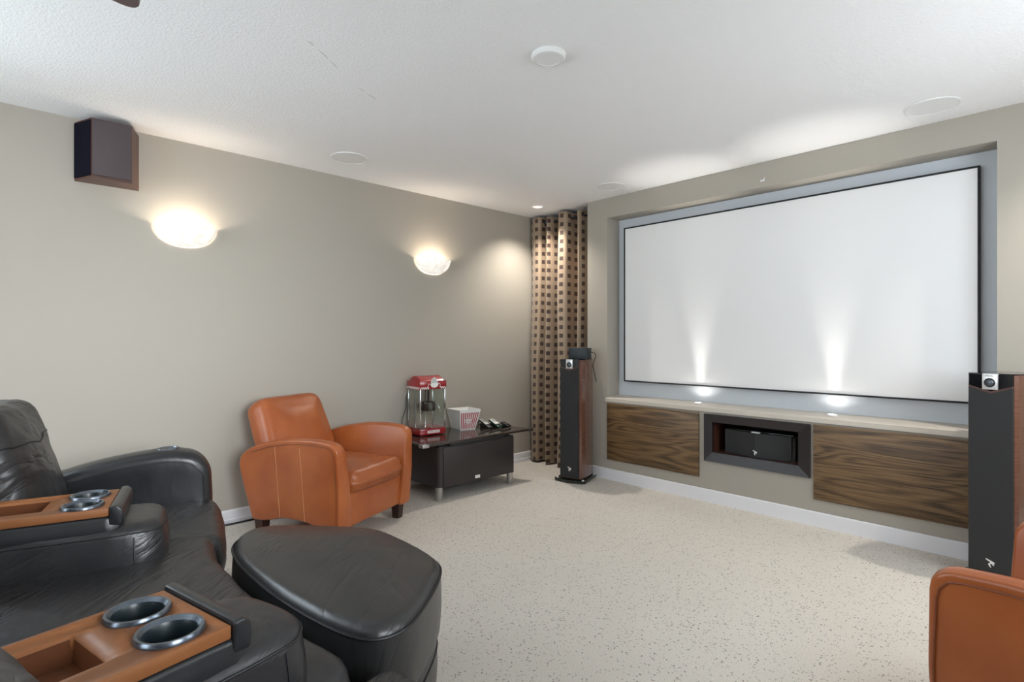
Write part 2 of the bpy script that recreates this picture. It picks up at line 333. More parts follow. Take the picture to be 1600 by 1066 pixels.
def add_pillow(bm, poly, w0, w1, r0=0.02, r1=0.02, c0=0.0, c1=0.0, bulge=0.0, axes=(0, 1, 2), n=84, rings=12, wob=0.0, wsc=6.0, M=None, flare=None, boxcrown=False):
    """padded slab: outline in axes[0:2], thickness w0..w1 along axes[2], rounded rims, crowned faces"""
    P = resample(poly, n); area = sum(P[i].x * P[(i + 1) % n].y - P[(i + 1) % n].x * P[i].y for i in range(n))
    if area < 0: P = P[::-1]
    N = []
    for i in range(n):
        t = (P[(i + 1) % n] - P[i - 1]).normalized(); N.append(Vector((t.y, -t.x)))
    cen = sum(P, Vector((0, 0))) / n
    def mk(u, v, w_):
        q = [0, 0, 0]; q[axes[0]] = u; q[axes[1]] = v; q[axes[2]] = w_
        q = Vector(q)
        if flare: q = flare(q)
        if wob:
            d = noise.noise_vector(q * wsc) * wob + noise.noise_vector(q * wsc * 3.1 + Vector((5, 1, 2))) * wob * 0.35
            q = q + d
        return bm.verts.new(M @ q if M is not None else q)
    us = [p.x for p in P]; vs_ = [p.y for p in P]; uc, vc = (min(us) + max(us)) / 2, (min(vs_) + max(vs_)) / 2; uh, vh = (max(us) - min(us)) / 2, (max(vs_) - min(vs_)) / 2
    def bc(q, s):
        a = max(0, 1 - abs((q.x - uc) / uh) ** 2.4); b = max(0, 1 - abs((q.y - vc) / vh) ** 2.4)
        return (a * b) ** .8 * (1 - s ** 6)
    R = []
    S = 5; C = 6
    def inner(ws, c, order):
        rr = []
        for k in order:
            s = 1 - k / rings
            rr.append((s, ws + c * (1 - s * s)))
        return rr
    seq = []
    ri = 1e-3
    # bottom centre -> bottom rim -> side -> top rim -> top centre
    for k in range(rings - 1, 0, -1): s = 1 - k / rings; seq.append(('s', s, r0, w0 - c0 * (1 - s * s)))
    for k in range(S + 1):
        a = (PI / 2) * k / S; seq.append(('i', r0 * (1 - math.sin(a)), 0, w0 + r0 * (1 - math.cos(a))))
    a0, a1 = w0 + r0, w1 - r1
    for k in range(1, C): t = k / C; seq.append(('i', -bulge * math.sin(PI * t), 0, a0 + (a1 - a0) * t))
    for k in range(S, -1, -1):
        a = (PI / 2) * k / S; seq.append(('i', r1 * (1 - math.sin(a)), 0, w1 - r1 * (1 - math.cos(a))))
    for k in range(1, rings): s = 1 - k / rings; seq.append(('s', s, r1, w1 + c1 * (1 - s * s)))
    for (kind, a, b, ww) in seq:
        ring = []
        for i in range(n):
            if kind == 'i': q = P[i] - N[i] * a
            else: q = cen + (P[i] - N[i] * b - cen) * a
            w_ = ww
            if boxcrown and kind == 's':
                top = ww >= (w0 + w1) / 2; w_ = w1 + c1 * bc(q, a) if top else w0 - c0 * bc(q, a)
            ring.append(mk(q.x, q.y, w_))
        R.append(ring)
    for A, B in zip(R, R[1:]):
        for i in range(n): bm.faces.new((A[i], A[(i + 1) % n], B[(i + 1) % n], B[i]))
    b0 = mk(cen.x, cen.y, w0 - c0); b1 = mk(cen.x, cen.y, w1 + c1)
    for i in range(n):
        bm.faces.new((b0, R[0][(i + 1) % n], R[0][i])); bm.faces.new((b1, R[-1][i], R[-1][(i + 1) % n]))
def obj(name, bm, m, parent=None, smooth=True, M=None):
    bmesh.ops.recalc_face_normals(bm, faces=bm.faces[:])
    me = bpy.data.meshes.new(name); bm.to_mesh(me); bm.free()
    ms = m if isinstance(m, (list, tuple)) else [m]
    for k in ms: me.materials.append(k)
    if smooth:
        me.shade_smooth()
        try: me.set_sharp_from_angle(angle=math.radians(38))
        except Exception: pass
    o = bpy.data.objects.new(name, me); COL.objects.link(o)
    if parent: o.parent = parent
    if M is not None: o.matrix_local = M
    return o
def BM(): return bmesh.new()
def boxo(name, x0, x1, y0, y1, z0, z1, m, parent=None, bev=0.0, seg=2, M=None):
    bm = BM(); add_box(bm, x0, x1, y0, y1, z0, z1, bev, seg, M); return obj(name, bm, m, parent)
def tag(o, label, cat, group=None):
    o['label'] = label; o['category'] = cat
    if group: o['group'] = group
    return o
def struct(o): o['kind'] = 'structure'; return o
def thing(name, label, cat, loc=(0, 0, 0), rz=0, group=None):
    o = bpy.data.objects.new(name, None); COL.objects.link(o); o.location = loc; o.rotation_euler = (0, 0, rz)
    o.empty_display_size = 0.05
    return tag(o, label, cat, group)
def text_bm(bm, txt, size, M, depth=0.0004, mat_index=0, align='CENTER'):
    cu = bpy.data.curves.new('t', 'FONT'); cu.body = txt; cu.size = size; cu.extrude = depth; cu.align_x = align; cu.align_y = 'CENTER'
    o = bpy.data.objects.new('t', cu); COL.objects.link(o)
    dg = bpy.context.evaluated_depsgraph_get(); me = bpy.data.meshes.new_from_object(o.evaluated_get(dg))
    me.transform(M); n0 = len(bm.faces); bm.from_mesh(me); bm.faces.ensure_lookup_table()
    for f in bm.faces[n0:]: f.material_index = mat_index
    bpy.data.objects.remove(o); bpy.data.curves.remove(cu); bpy.data.meshes.remove(me)
def quad_M(origin, ux, uz):
    """matrix mapping local (x right, y up, z out) to world"""
    ux = Vector(ux).normalized(); uy = Vector(uz).normalized(); n = ux.cross(uy)
    return Matrix(((ux.x, uy.x, n.x, origin[0]), (ux.y, uy.y, n.y, origin[1]), (ux.z, uy.z, n.z, origin[2]), (0, 0, 0, 1)))
def boolean(o, cutters):
    for c in cutters:
        md = o.modifiers.new('b', 'BOOLEAN'); md.object = c; md.operation = 'DIFFERENCE'; md.solver = 'EXACT'
    dg = bpy.context.evaluated_depsgraph_get(); me = bpy.data.meshes.new_from_object(o.evaluated_get(dg))
    o.modifiers.clear(); o.data = me
    for c in cutters: bpy.data.objects.remove(c)

# ------------------------------------------------------------------ room shell
XL, XR, YS, YB, YA, H = -3.883, 0.68, 3.879, -3.2, 4.62, 2.44
XB0, XB1 = -3.108, -0.122          # the built-out screen wall
RX0, RX1, RZ0, RZ1, RY = -2.89, -0.342, 0.695, 2.268, 4.055
struct(boxo('floor', XL - .1, XR + .1, YB - .1, YA + .1, -0.1, 0, M_carpet))
bm = BM(); add_box(bm, XL - .1, XR + .1, YB - .1, YA + .1, H, H + 0.1)
M_crack = mat('ceiling_crack', (.58, .58, .58), .9)
for (a, b_, r_) in (((-2.22, .94), (-2.24, .98), .004), ((-2.255, 1.0), (-2.30, 1.07), .004), ((-2.31, 1.08), (-2.35, 1.135), .003), ((-2.465, 1.30), (-2.48, 1.34), .003), ((-2.49, 1.36), (-2.52, 1.43), .004)):
    n0 = len(bm.faces); add_tube(bm, [(a[0], a[1], H), ((a[0] + b_[0]) / 2 + .004, (a[1] + b_[1]) / 2, H), (b_[0], b_[1], H)], [.0005, r_ * .45, .0005], 5); bm.faces.ensure_lookup_table()
    for f_ in bm.faces[n0:]: f_.material_index = 1
struct(obj('ceiling', bm, [M_ceil, M_crack], smooth=False))
bm = BM()   # right wall with openings for the two added windows
ry0, ry1, rz0, rz1 = 1.98, 3.26, 0.93, 2.07
qy0, qy1 = .20, 1.24
for a in ((YB - .1, qy0, 0, H), (qy0, qy1, 0, rz0), (qy0, qy1, rz1, H), (qy1, ry0, 0, H), (ry1, YA + .1, 0, H), (ry0, ry1, 0, rz0), (ry0, ry1, rz1, H)): add_box(bm, XR, XR + .1, a[0], a[1], a[2], a[3])
struct(obj('wall_right', bm, M_wall, smooth=False))
bm = BM()   # left wall with a window opening beside the sofa
wy0, wy1, wz0, wz1 = -1.65, -0.25, 0.93, 2.07
for a in ((YB - .1, wy0, 0, H), (wy1, YA + .1, 0, H), (wy0, wy1, 0, wz0), (wy0, wy1, wz1, H)): add_box(bm, XL - .1, XL, a[0], a[1], a[2], a[3])
struct(obj('wall_left', bm, M_wall, smooth=False))
bm = BM()   # wall behind the camera with a wide opening for the added glazed door
dx0, dx1, dz1 = -3.5, -0.5, 2.2
for a in ((XL, dx0, 0, H), (dx1, XR, 0, H), (dx0, dx1, dz1, H)): add_box(bm, a[0], a[1], YB - .1, YB, a[2], a[3])
struct(obj('wall_back', bm, M_wall))
def win(name, boxes, panes):
    bm = BM()
    for b in boxes: add_box(bm, *b, bev=0.004)
    f = obj(name, bm, M_white); struct(f)
    bm = BM()
    for b in panes: add_box(bm, *b)
    obj('pane', bm, M_glass, f)
b = .05
win('window_1', [(XL - .09, XL - .03, wy0, wy1, wz0, wz0 + b), (XL - .09, XL - .03, wy0, wy1, wz1 - b, wz1), (XL - .09, XL - .03, wy0, wy0 + b, wz0 + b, wz1 - b), (XL - .09, XL - .03, wy1 - b, wy1, wz0 + b, wz1 - b), (XL - .085, XL - .035, -.975, -.925, wz0 + b, wz1 - b)],
    [(XL - .062, XL - .055, wy0 + b, wy1 - b, wz0 + b, wz1 - b)])
for wn, ry0, ry1 in (('added_window_2', ry0, ry1), ('added_window_3', qy0, qy1)): win(wn, [(XR + .03, XR + .09, ry0, ry1, rz0, rz0 + b), (XR + .03, XR + .09, ry0, ry1, rz1 - b, rz1), (XR + .03, XR + .09, ry0, ry0 + b, rz0 + b, rz1 - b), (XR + .03, XR + .09, ry1 - b, ry1, rz0 + b, rz1 - b)],  # unseen windows added to house the two right-hand fill lights
    [(XR + .055, XR + .062, ry0 + b, ry1 - b, rz0 + b, rz1 - b)])
win('added_door_1', [(dx0, dx1, YB - .09, YB - .03, 0, .06), (dx0, dx1, YB - .09, YB - .03, dz1 - .06, dz1), (dx0, dx0 + .07, YB - .09, YB - .03, .06, dz1 - .06), (dx1 - .07, dx1, YB - .09, YB - .03, .06, dz1 - .06), (-2.04, -1.96, YB - .085, YB - .035, .06, dz1 - .06)],  # unseen glazed door added to house the fill behind the camera
    [(dx0 + .07, dx1 - .07, YB - .063, YB - .057, .06, dz1 - .06)])
# screen wall with the big recess and the small speaker niche
NX0, NX1, NZ0, NZ1 = -1.945, -1.325, 0.358, 0.608
bm = BM()
add_box(bm, XB0, RX0, YS, YA, 0, H); add_box(bm, RX1, XB1, YS, YA, 0, H)
add_box(bm, RX0, RX1, YS, YA, RZ1, H)
add_box(bm, RX0, NX0, YS, YA, 0, RZ0); add_box(bm, NX1, RX1, YS, YA, 0, RZ0)
add_box(bm, NX0, NX1, YS, YA, 0, NZ0); add_box(bm, NX0, NX1, YS, YA, NZ1, RZ0); add_box(bm, NX0, NX1, YS + .42, YA, NZ0, NZ1)
struct(obj('wall_front', bm, M_wall, smooth=False))
struct(boxo('wall_recess', RX0, RX1, RY, YA, RZ0, RZ1, M_blue))
bm = BM(); add_box(bm, XL, XB0, YA, YA + .1, 0, H); add_box(bm, XB1, XR, YA, YA + .1, 0, H); struct(obj('wall_alcove', bm, M_wall))
# sill ledge
bm = BM(); add_prism(bm, [(YS - .012, .672), (RY, .672), (RY, .722), (YS + .004, .708), (YS - .012, .702)], RX0 - .018, RX1 + .018, axes=(1, 2, 0))
bm2 = bm
struct(obj('trim_1', bm, M_sill, smooth=False))
# baseboards (profiled)
def board(name, p0, p1, nrm, plain=False):
    bm = BM(); p0 = Vector(p0); p1 = Vector(p1); n_ = Vector(nrm)
    prof = [(0, 0), (.016, 0), (.016, .032), (.012, .036), (.012, .086), (.008, .094), (0, .094)]
    if plain: prof = [(0, 0), (.014, 0), (.014, .090), (.011, .094), (0, .094)]
    A = [bm.verts.new((*(p0 + n_ * d), z)) for d, z in prof]; B = [bm.verts.new((*(p1 + n_ * d), z)) for d, z in prof]
    k = len(prof)
    for i in range(k): bm.faces.new((A[i], A[(i + 1) % k], B[(i + 1) % k], B[i]))
    bm.faces.new(A); bm.faces.new(B[::-1])
    return struct(obj(name, bm, M_white, smooth=False))
board('baseboard_left', (XL, YB), (XL, YA), (1, 0))
board('baseboard_front', (XB0 - .014, YS), (XB1 + .014, YS), (0, -1), True)
board('baseboard_alcove', (XB0, YS), (XB0, YA), (-1, 0))
board('baseboard_right', (XR, YB), (XR, YA), (-1, 0))

# ------------------------------------------------------------------ projection screen
t = thing('projection_screen', 'large white fixed-frame projection screen with thin black border, mounted in the wall recess', 'screen', (-1.615, RY, 1.515))
sx0, sx1, sz0, sz1, sy = -2.803 + 1.615, -0.424 + 1.615, 0.846 - 1.515, 2.184 - 1.515, -0.055
bm = BM(); f = .011
for a in ((sx0, sx1, sz0, sz0 + f), (sx0, sx1, sz1 - f, sz1), (sx0, sx0 + f, sz0 + f, sz1 - f), (sx1 - f, sx1, sz0 + f, sz1 - f)): add_box(bm, a[0], a[1], sy, sy + .034, a[2], a[3], bev=.0015)
obj('frame', bm, M_frameblack, t)
boxo('screen_surface', sx0 + f, sx1 - f, sy + .006, sy + .012, sz0 + f, sz1 - f, M_screen, t)
for x in (sx0 + .25, 0, sx1 - .25):
    for z in (sz0 + .03, sz1 - .06): boxo('mounting_bracket', x - .03, x + .03, sy + .034, .0, z, z + .03, M_black, t)

# sill lamps
for i, px in enumerate((-2.09, -1.155)):
    t = thing('sill_light', ('small round lit lamp on the sill under the left part of the screen', 'small round lit lamp on the sill under the right part of the screen')[i], 'light', (px, 3.965, .7147), 0, 'lamps let into the screen sill')
    bm = BM(); add_lathe(bm, [(.0, 0), (.032, 0), (.032, .006), (.028, .010), (.024, .008), (.024, .004), (0, .004)], 24); obj('trim_ring', bm, M_dlwhite, t)
    bm = BM(); add_lathe(bm, [(0, .0045), (.022, .0045), (.020, .0075), (0, .009)], 20); obj('bulb', bm, M_bulb, t)

# wooden panels below the sill
def panel(x0, x1, label):
    t = thing('wood_panel', label, 'panel', ((x0 + x1) / 2, YS, .176), 0, 'oak panels below the screen')
    hw = (x1 - x0) / 2; bm = BM(); add_box(bm, -hw, hw, -.016, -.002, 0, .484, bev=.0015); obj('panel_board', bm, M_oak, t)
    bm = BM(); add_box(bm, -hw + .02, hw - .02, -.002, 0, .02, .464); obj('backing', bm, M_black, t)
    return t
panel(-2.882, -2.033, 'square dark-stained oak panel left of the centre speaker niche')
panel(-1.237, -0.24, 'wide dark-stained oak panel right of the centre speaker niche, behind the tower speaker')

# niche frame with box
t = thing('niche_frame', 'dark espresso mitred wooden frame around the centre speaker niche', 'frame', (-1.6215, YS, .31))
fx0, fx1, fz0, fz1 = -.3655, .3655, -.003, .347
ix0, ix1, iz0, iz1 = -.3105, .2875, .064, .287
bm = BM(); yo, yi = -.022, -.002
O = [(fx0, fz0), (fx1, fz0), (fx1, fz1), (fx0, fz1)]; I = [(ix0, iz0), (ix1, iz0), (ix1, iz1), (ix0, iz1)]
for y_o, y_i in ((yo, yi),):
    a = [bm.verts.new((x, y_o, z)) for x, z in O]; b_ = [bm.verts.new((x, y_i, z)) for x, z in I]
    c_ = [bm.verts.new((x, 0, z)) for x, z in O]; d_ = [bm.verts.new((x, .02, z)) for x, z in I]
    for i in range(4):
        j = (i + 1) % 4
        bm.faces.new((a[i], a[j], b_[j], b_[i])); bm.faces.new((a[i], c_[i], c_[j], a[j])); bm.faces.new((b_[i], b_[j], d_[j], d_[i])); bm.faces.new((c_[i], d_[i], d_[j], c_[j]))
obj('frame', bm, M_frame, t, smooth=False)
bm = BM(); th = .012; y0, y1 = .021, .40
add_box(bm, ix0 - th, ix0, y0, y1, iz0 - th, iz1 + th); add_box(bm, ix1, ix1 + th, y0, y1, iz0 - th, iz1 + th)
add_box(bm, ix0, ix1, y0, y1, iz0 - th, iz0); add_box(bm, ix0, ix1, y0, y1, iz1, iz1 + th); add_box(bm, ix0, ix1, y1 - th, y1, iz0, iz1)
obj('niche_box', bm, M_walnut, t, smooth=False)
# centre speaker
def focal_mark(bm, M, s):
    """small white emblem"""
    for poly in ([(-.5, .42), (-.42, .52), (.45, .22), (.55, .02), (.38, -.02), (.30, .08), (-.1, .18)], [(.05, .16), (.32, .05), (.48, -.22), (.33, -.26), (.2, -.06), (-.02, -.12)], [(-.12, -.02), (.06, -.1), (.02, -.25), (.16, -.55), (.05, -.6), (-.2, -.25)]):
        add_prism(bm, [(x * s, y * s) for x, y in poly], 0, .0006, M=M)
t = thing('center_speaker', 'wide black centre speaker with angled cloth front and white emblem inside the framed niche', 'speaker', (-1.63, 3.915, .374))
bm = BM(); add_prism(bm, [(-.245, .055), (0, .004), (.230, .055), (.247, .055), (.225, .32), (-.225, .32)], 0, .170, axes=(0, 1, 2)); obj('cabinet', bm, M_gloss, t, smooth=False)
bm = BM(); add_prism(bm, [(-.240, .040), (0, -.010), (.226, .040), (.226, .052), (0, .002), (-.240, .052)], .002, .172); obj('grille', bm, M_grille, t, smooth=False)
boxo('top_glass', -.235, .235, .05, .31, .170, .178, M_glassbase, t, bev=.001)
boxo('badge', -.03, .03, .002, .016, .172, .180, M_silver, t, bev=.001)
bm = BM(); focal_mark(bm, quad_M((0.0, -.0115, .038), (1, 0, 0), (0, 0, 1)), .030); obj('emblem', bm, M_white2, t, smooth=False)

# white hook above the screen
t = thing('wall_hook', 'tiny white hook on the wall above the top edge of the screen', 'hook', (-1.559, YS, 2.314))
boxo('plate', -.022, .008, -.003, 0, -.006, .004, M_white, t, bev=.001)
bm = BM(); add_tube(bm, [(.005, -.003, 0), (.008, -.02, -.002), (.02, -.028, .008)], .0035); obj('prong', bm, M_white, t)

# ------------------------------------------------------------------ ceiling fixtures
def disc(x, y, r, label):
    t = thing('ceiling_speaker', label, 'ceiling speaker', (x, y, H), 0, 'round grilles flush in the ceiling')
    bm = BM(); add_lathe(bm, [(r, 0), (r, -.004), (r - .005, -.006), (r - .008, -.005), (r - .008, 0)], 48); obj('rim', bm, M_disc, t)
    bm = BM(); add_lathe(bm, [(r - .008, 0), (r - .008, -.0035), (0, -.0035)], 48); obj('grille', bm, M_disc, t)
disc(-3.452, 1.753, .122, 'flat white round ceiling speaker grille above the left wall, between the two sconces')
disc(-2.642, 3.598, .108, 'flat white round ceiling grille beside the left end of the screen wall')
disc(-0.575, 3.597, .120, 'flat white round ceiling grille near the right end of the screen wall')
t = thing('ceiling_cover', 'small thick round white cap standing proud in the middle of the ceiling', 'cover', (-1.613, 1.745, H))
bm = BM(); add_lathe(bm, [(.074, 0), (.074, -.012), (.068, -.019), (.055, -.021), (.054, -.019)], 48); obj('rim', bm, M_smoke, t)
bm = BM(); add_lathe(bm, [(.054, 0), (.054, -.0195), (0, -.0195)], 40); obj('cap', bm, M_disc, t)
def downlight(x, y, label):
    t = thing('recessed_downlight', label, 'light', (x, y, H), 0, 'recessed downlights')
    bm = BM(); add_lathe(bm, [(.062, 0), (.062, -.004), (.050, -.006), (.046, 0)], 40); obj('trim_ring', bm, M_dlwhite, t)
    bm = BM(); add_lathe(bm, [(.046, -.001), (.040, -.0045), (0, -.0045)], 32); obj('lens', bm, M_lens, t)
downlight(-3.515, 3.657, 'small lit recessed downlight in the ceiling in front of the curtain')
downlight(0.285, 3.657, 'small lit recessed downlight in the ceiling in front of the right alcove')
# ceiling fan, only a blade tip reaches into view
t = thing('ceiling_fan', 'dark brown ceiling fan, only the tip of one blade showing at the top edge', 'ceiling fan', (-1.414, -.137, H))
bm = BM(); add_lathe(bm, [(0, 0), (.07, 0), (.065, -.05), (.018, -.07), (.018, -.18), (.11, -.2), (.13, -.25), (.11, -.30), (0, -.32)], 32); obj('motor_housing', bm, M_fan, t)
tipdir = math.atan2(.284 + .15, -1.861 + 1.40)
for k in range(5):
    a = tipdir + k * 2 * PI / 5; Mx = Matrix.Rotation(a, 4, 'Z') @ Matrix.Translation((0, 0, -.29)) @ Matrix.Rotation(.2, 4, 'X')
    bl = BM(); Lb = .622
    poly = [(.17, -.05), (Lb - .10, -.062), (Lb - .035, -.050), (Lb, 0.0), (Lb - .035, .050), (Lb - .10, .062), (.17, .05)]
    add_prism(bl, round_poly(poly, .03), -.005, .005, M=Mx); o = obj('blade', bl, M_fan, t)
    br = BM(); add_box(br, .09, .22, -.018, .018, -.016, -.006, bev=.002, M=Mx); obj('blade_bracket', br, M_rod, o)

# ------------------------------------------------------------------ wall sconces
def sconce(y, z, label, x=None, rz=0.0, power=2.3):
    x = XL if x is None else x
    t = thing('wall_sconce', label, 'wall lamp', (x, y, z), rz, 'half-bowl wall sconces')
    bm = BM(); n, m = 28, 12; hw, dep, ht = .168, .115, .118
    rows = []
    for s, off in ((1.0, 0.0), (.955, 0.0)):
        rr = []
        for j in range(m + 1):
            ph = (PI / 2) * j / m; row = []
            for i in range(n + 1):
                th_ = PI * i / n; c = math.cos(ph) ** .85; zz = -math.sin(ph) * ht
                row.append(bm.verts.new((math.sin(th_) * dep * c * s + .012, -math.cos(th_) * hw * c * s, zz * s + (0 if j else .0))))
            rr.append(row)
        rows.append(rr)
    for rr in rows:
        for j in range(m):
            for i in range(n): bm.faces.new((rr[j][i], rr[j][i + 1], rr[j + 1][i + 1], rr[j + 1][i]))
    A, B = rows
    for i in range(n): bm.faces.new((A[0][i], A[0][i + 1], B[0][i + 1], B[0][i]))
    bmesh.ops.remove_doubles(bm, verts=bm.verts[:], dist=1e-5)
    sh = obj('glass_bowl', bm, M_alab, t)
    bm = BM(); add_tube(bm, [(math.sin(PI * i / 24) * (dep + .001) + .012, -math.cos(PI * i / 24) * (hw + .001), .0) for i in range(25)], .0045); obj('rim', bm, M_alab, sh)
    boxo('back_plate', .0, .010, -.05, .05, -.08, .0, M_dlwhite, t, bev=.002)
    bm = BM(); add_lathe(bm, [(0, -.045), (.012, -.04), (.014, -.01), (0, .0)], 12, M=Matrix.Translation((.058, 0, -.03))); bu = obj('bulb', bm, M_bulb, t)
    l = lamp('sconce_lamp', 'POINT', (x + .083 * math.cos(rz), y, z - .055), power, (WARM if power < 4 else SOFT), shadow_soft_size=.03)
    return t
sconce(.872, 1.905, 'half-bowl alabaster wall sconce, left one, below the box speaker')
sconce(2.733, 1.888, 'half-bowl alabaster wall sconce, right one, above the coffee table')
sconce(1.60, 1.888, 'added unseen half-bowl alabaster sconce on the right wall between the two added windows, brightening the ceiling', XR, PI, 9.0)  # added out of view to throw light on the ceiling
sconce(-1.0, 1.9, 'added unseen half-bowl alabaster sconce on the right wall behind the camera, brightening the ceiling', XR, PI, 7.0)  # second added sconce, also unseen, for more ceiling light

# ------------------------------------------------------------------ box speaker high on the left wall
t = thing('surround_speaker', 'dark brown wooden box speaker mounted high on the left wall under the ceiling', 'speaker', (XL, .48, 2.09))
D = .155; hb, hf = .150, .092; Ht = .325
bm = BM()
A = [(0, -hb), (D, -hf), (D, hf), (0, hb)]
add_prism(bm, A, .0, Ht); obj('cabinet', bm, M_walnut, t, smooth=False)
bm = BM(); add_box(bm, D, D + .014, -hf + .004, hf - .004, .016, Ht - .006, bev=.003); obj('front_grille', bm, M_grille2, t)
def side_panel(s, m):
    bm = BM(); e = .004
    p0 = Vector((.008, s * (hb - .001))); p1 = Vector((D - .004, s * (hf + .001))); d = (p1 - p0).normalized(); n_ = Vector((abs(d.y), s * abs(d.x)))
    a = [p0, p1, p1 + n_ * e, p0 + n_ * e]; add_prism(bm, [tuple(q) for q in a], .014, Ht - .010); return obj('side_grille', bm, m, t, smooth=False)
side_panel(-1, M_navy)

# ------------------------------------------------------------------ curtain and rod
t = thing('curtain_rod', 'black metal curtain rod with round ball finial, just under the ceiling', 'curtain rod', (-3.5, 3.975, 2.358))
bm = BM(); add_tube(bm, [(-.17, 0, 0), (.388, 0, 0)], .0125, 12); obj('rod', bm, M_rod, t)
bm = BM(); add_lathe(bm, [(0, -.03), (.012, -.03), (.014, -.02), (.028, -.010), (.032, .004), (.024, .02), (0, .03)], 16, M=Matrix.Translation((-.182, -.01, 0)) @ Matrix.Rotation(PI / 2, 4, 'Y')); obj('finial', bm, M_rod, t)
bm = BM(); add_box(bm, .375, .392, -.012, .012, -.02, .02); obj('wall_bracket', bm, M_rod, t)
bm = BM()
cp = [(-3.875, 4.02), (-3.866, 3.94), (-3.80, 3.905), (-3.735, 3.91), (-3.718, 3.95), (-3.70, 4.03), (-3.672, 4.06), (-3.652, 4.02), (-3.64, 3.93), (-3.615, 3.895), (-3.595, 3.95), (-3.578, 4.03), (-3.55, 4.07), (-3.52, 4.04), (-3.50, 3.95), (-3.475, 3.905), (-3.43, 3.90), (-3.39, 3.92), (-3.378, 3.97), (-3.36, 4.05), (-3.32, 4.07), (-3.285, 4.04), (-3.268, 3.95), (-3.24, 3.90), (-3.218, 3.93), (-3.205, 4.0), (-3.18, 4.07), (-3.145, 4.05), (-3.125, 4.0)]
path = []
for i in range(len(cp) - 1):
    p0, p1, p2, p3 = [Vector(cp[max(0, min(len(cp) - 1, i + k))]) for k in (-1, 0, 1, 2)]
    for k in range(9):
        t_ = k / 9; path.append(0.5 * ((2 * p1) + (p2 - p0) * t_ + (2 * p0 - 5 * p1 + 4 * p2 - p3) * t_ ** 2 + (-p0 + 3 * p1 - 3 * p2 + p3) * t_ ** 3))
path.append(Vector(cp[-1])); NX = len(path) - 1; NZ = 60
U = [0]
for i in range(NX): U.append(U[-1] + (path[i + 1] - path[i]).length)
uvl = bm.loops.layers.uv.new('UVMap'); grid = []
for i, q in enumerate(path):
    s_ = i / NX; col = []; zt = 2.412 + .010 * math.sin(14 * s_); zb = .016 + .004 * math.sin(9 * s_)
    for j in range(NZ + 1):
        v = j / NZ; k = 1 - v
        nz = noise.noise(Vector((q.x * 7, v * 1.3, 1))) * .022 * min(1, k * 3) + .012 * k * math.sin(16 * s_ + 2.2 * k)
        ny = noise.noise(Vector((q.x * 5, v * 1.6, 9))) * .025 * min(1, k * 3)
        yy = 3.985 + (q.y - 3.985) * (1 + .12 * k) + ny - .012 * k
        col.append(bm.verts.new((max(XL + .008, min(XB0 - .008, q.x + nz)), yy, zb + (zt - zb) * v)))
    grid.append(col)
for i in range(NX):
    for j in range(NZ):
        f_ = bm.faces.new((grid[i][j], grid[i + 1][j], grid[i + 1][j + 1], grid[i][j + 1]))
        for l, (a, b2) in zip(f_.loops, ((i, j), (i + 1, j), (i + 1, j + 1), (i, j + 1))): l[uvl].uv = (U[a] + .012, 2.41 * b2 / NZ + .02)
me = bpy.data.meshes.new('curtain'); bm.to_mesh(me); bm.free(); me.materials.append(M_curt); me.shade_smooth()
cu = bpy.data.objects.new('curtain', me); COL.objects.link(cu)
md = cu.modifiers.new('s', 'SOLIDIFY'); md.thickness = .0025
tag(cu, 'floor-length beige curtain with dark brown squares hanging in folds in the corner', 'curtain')

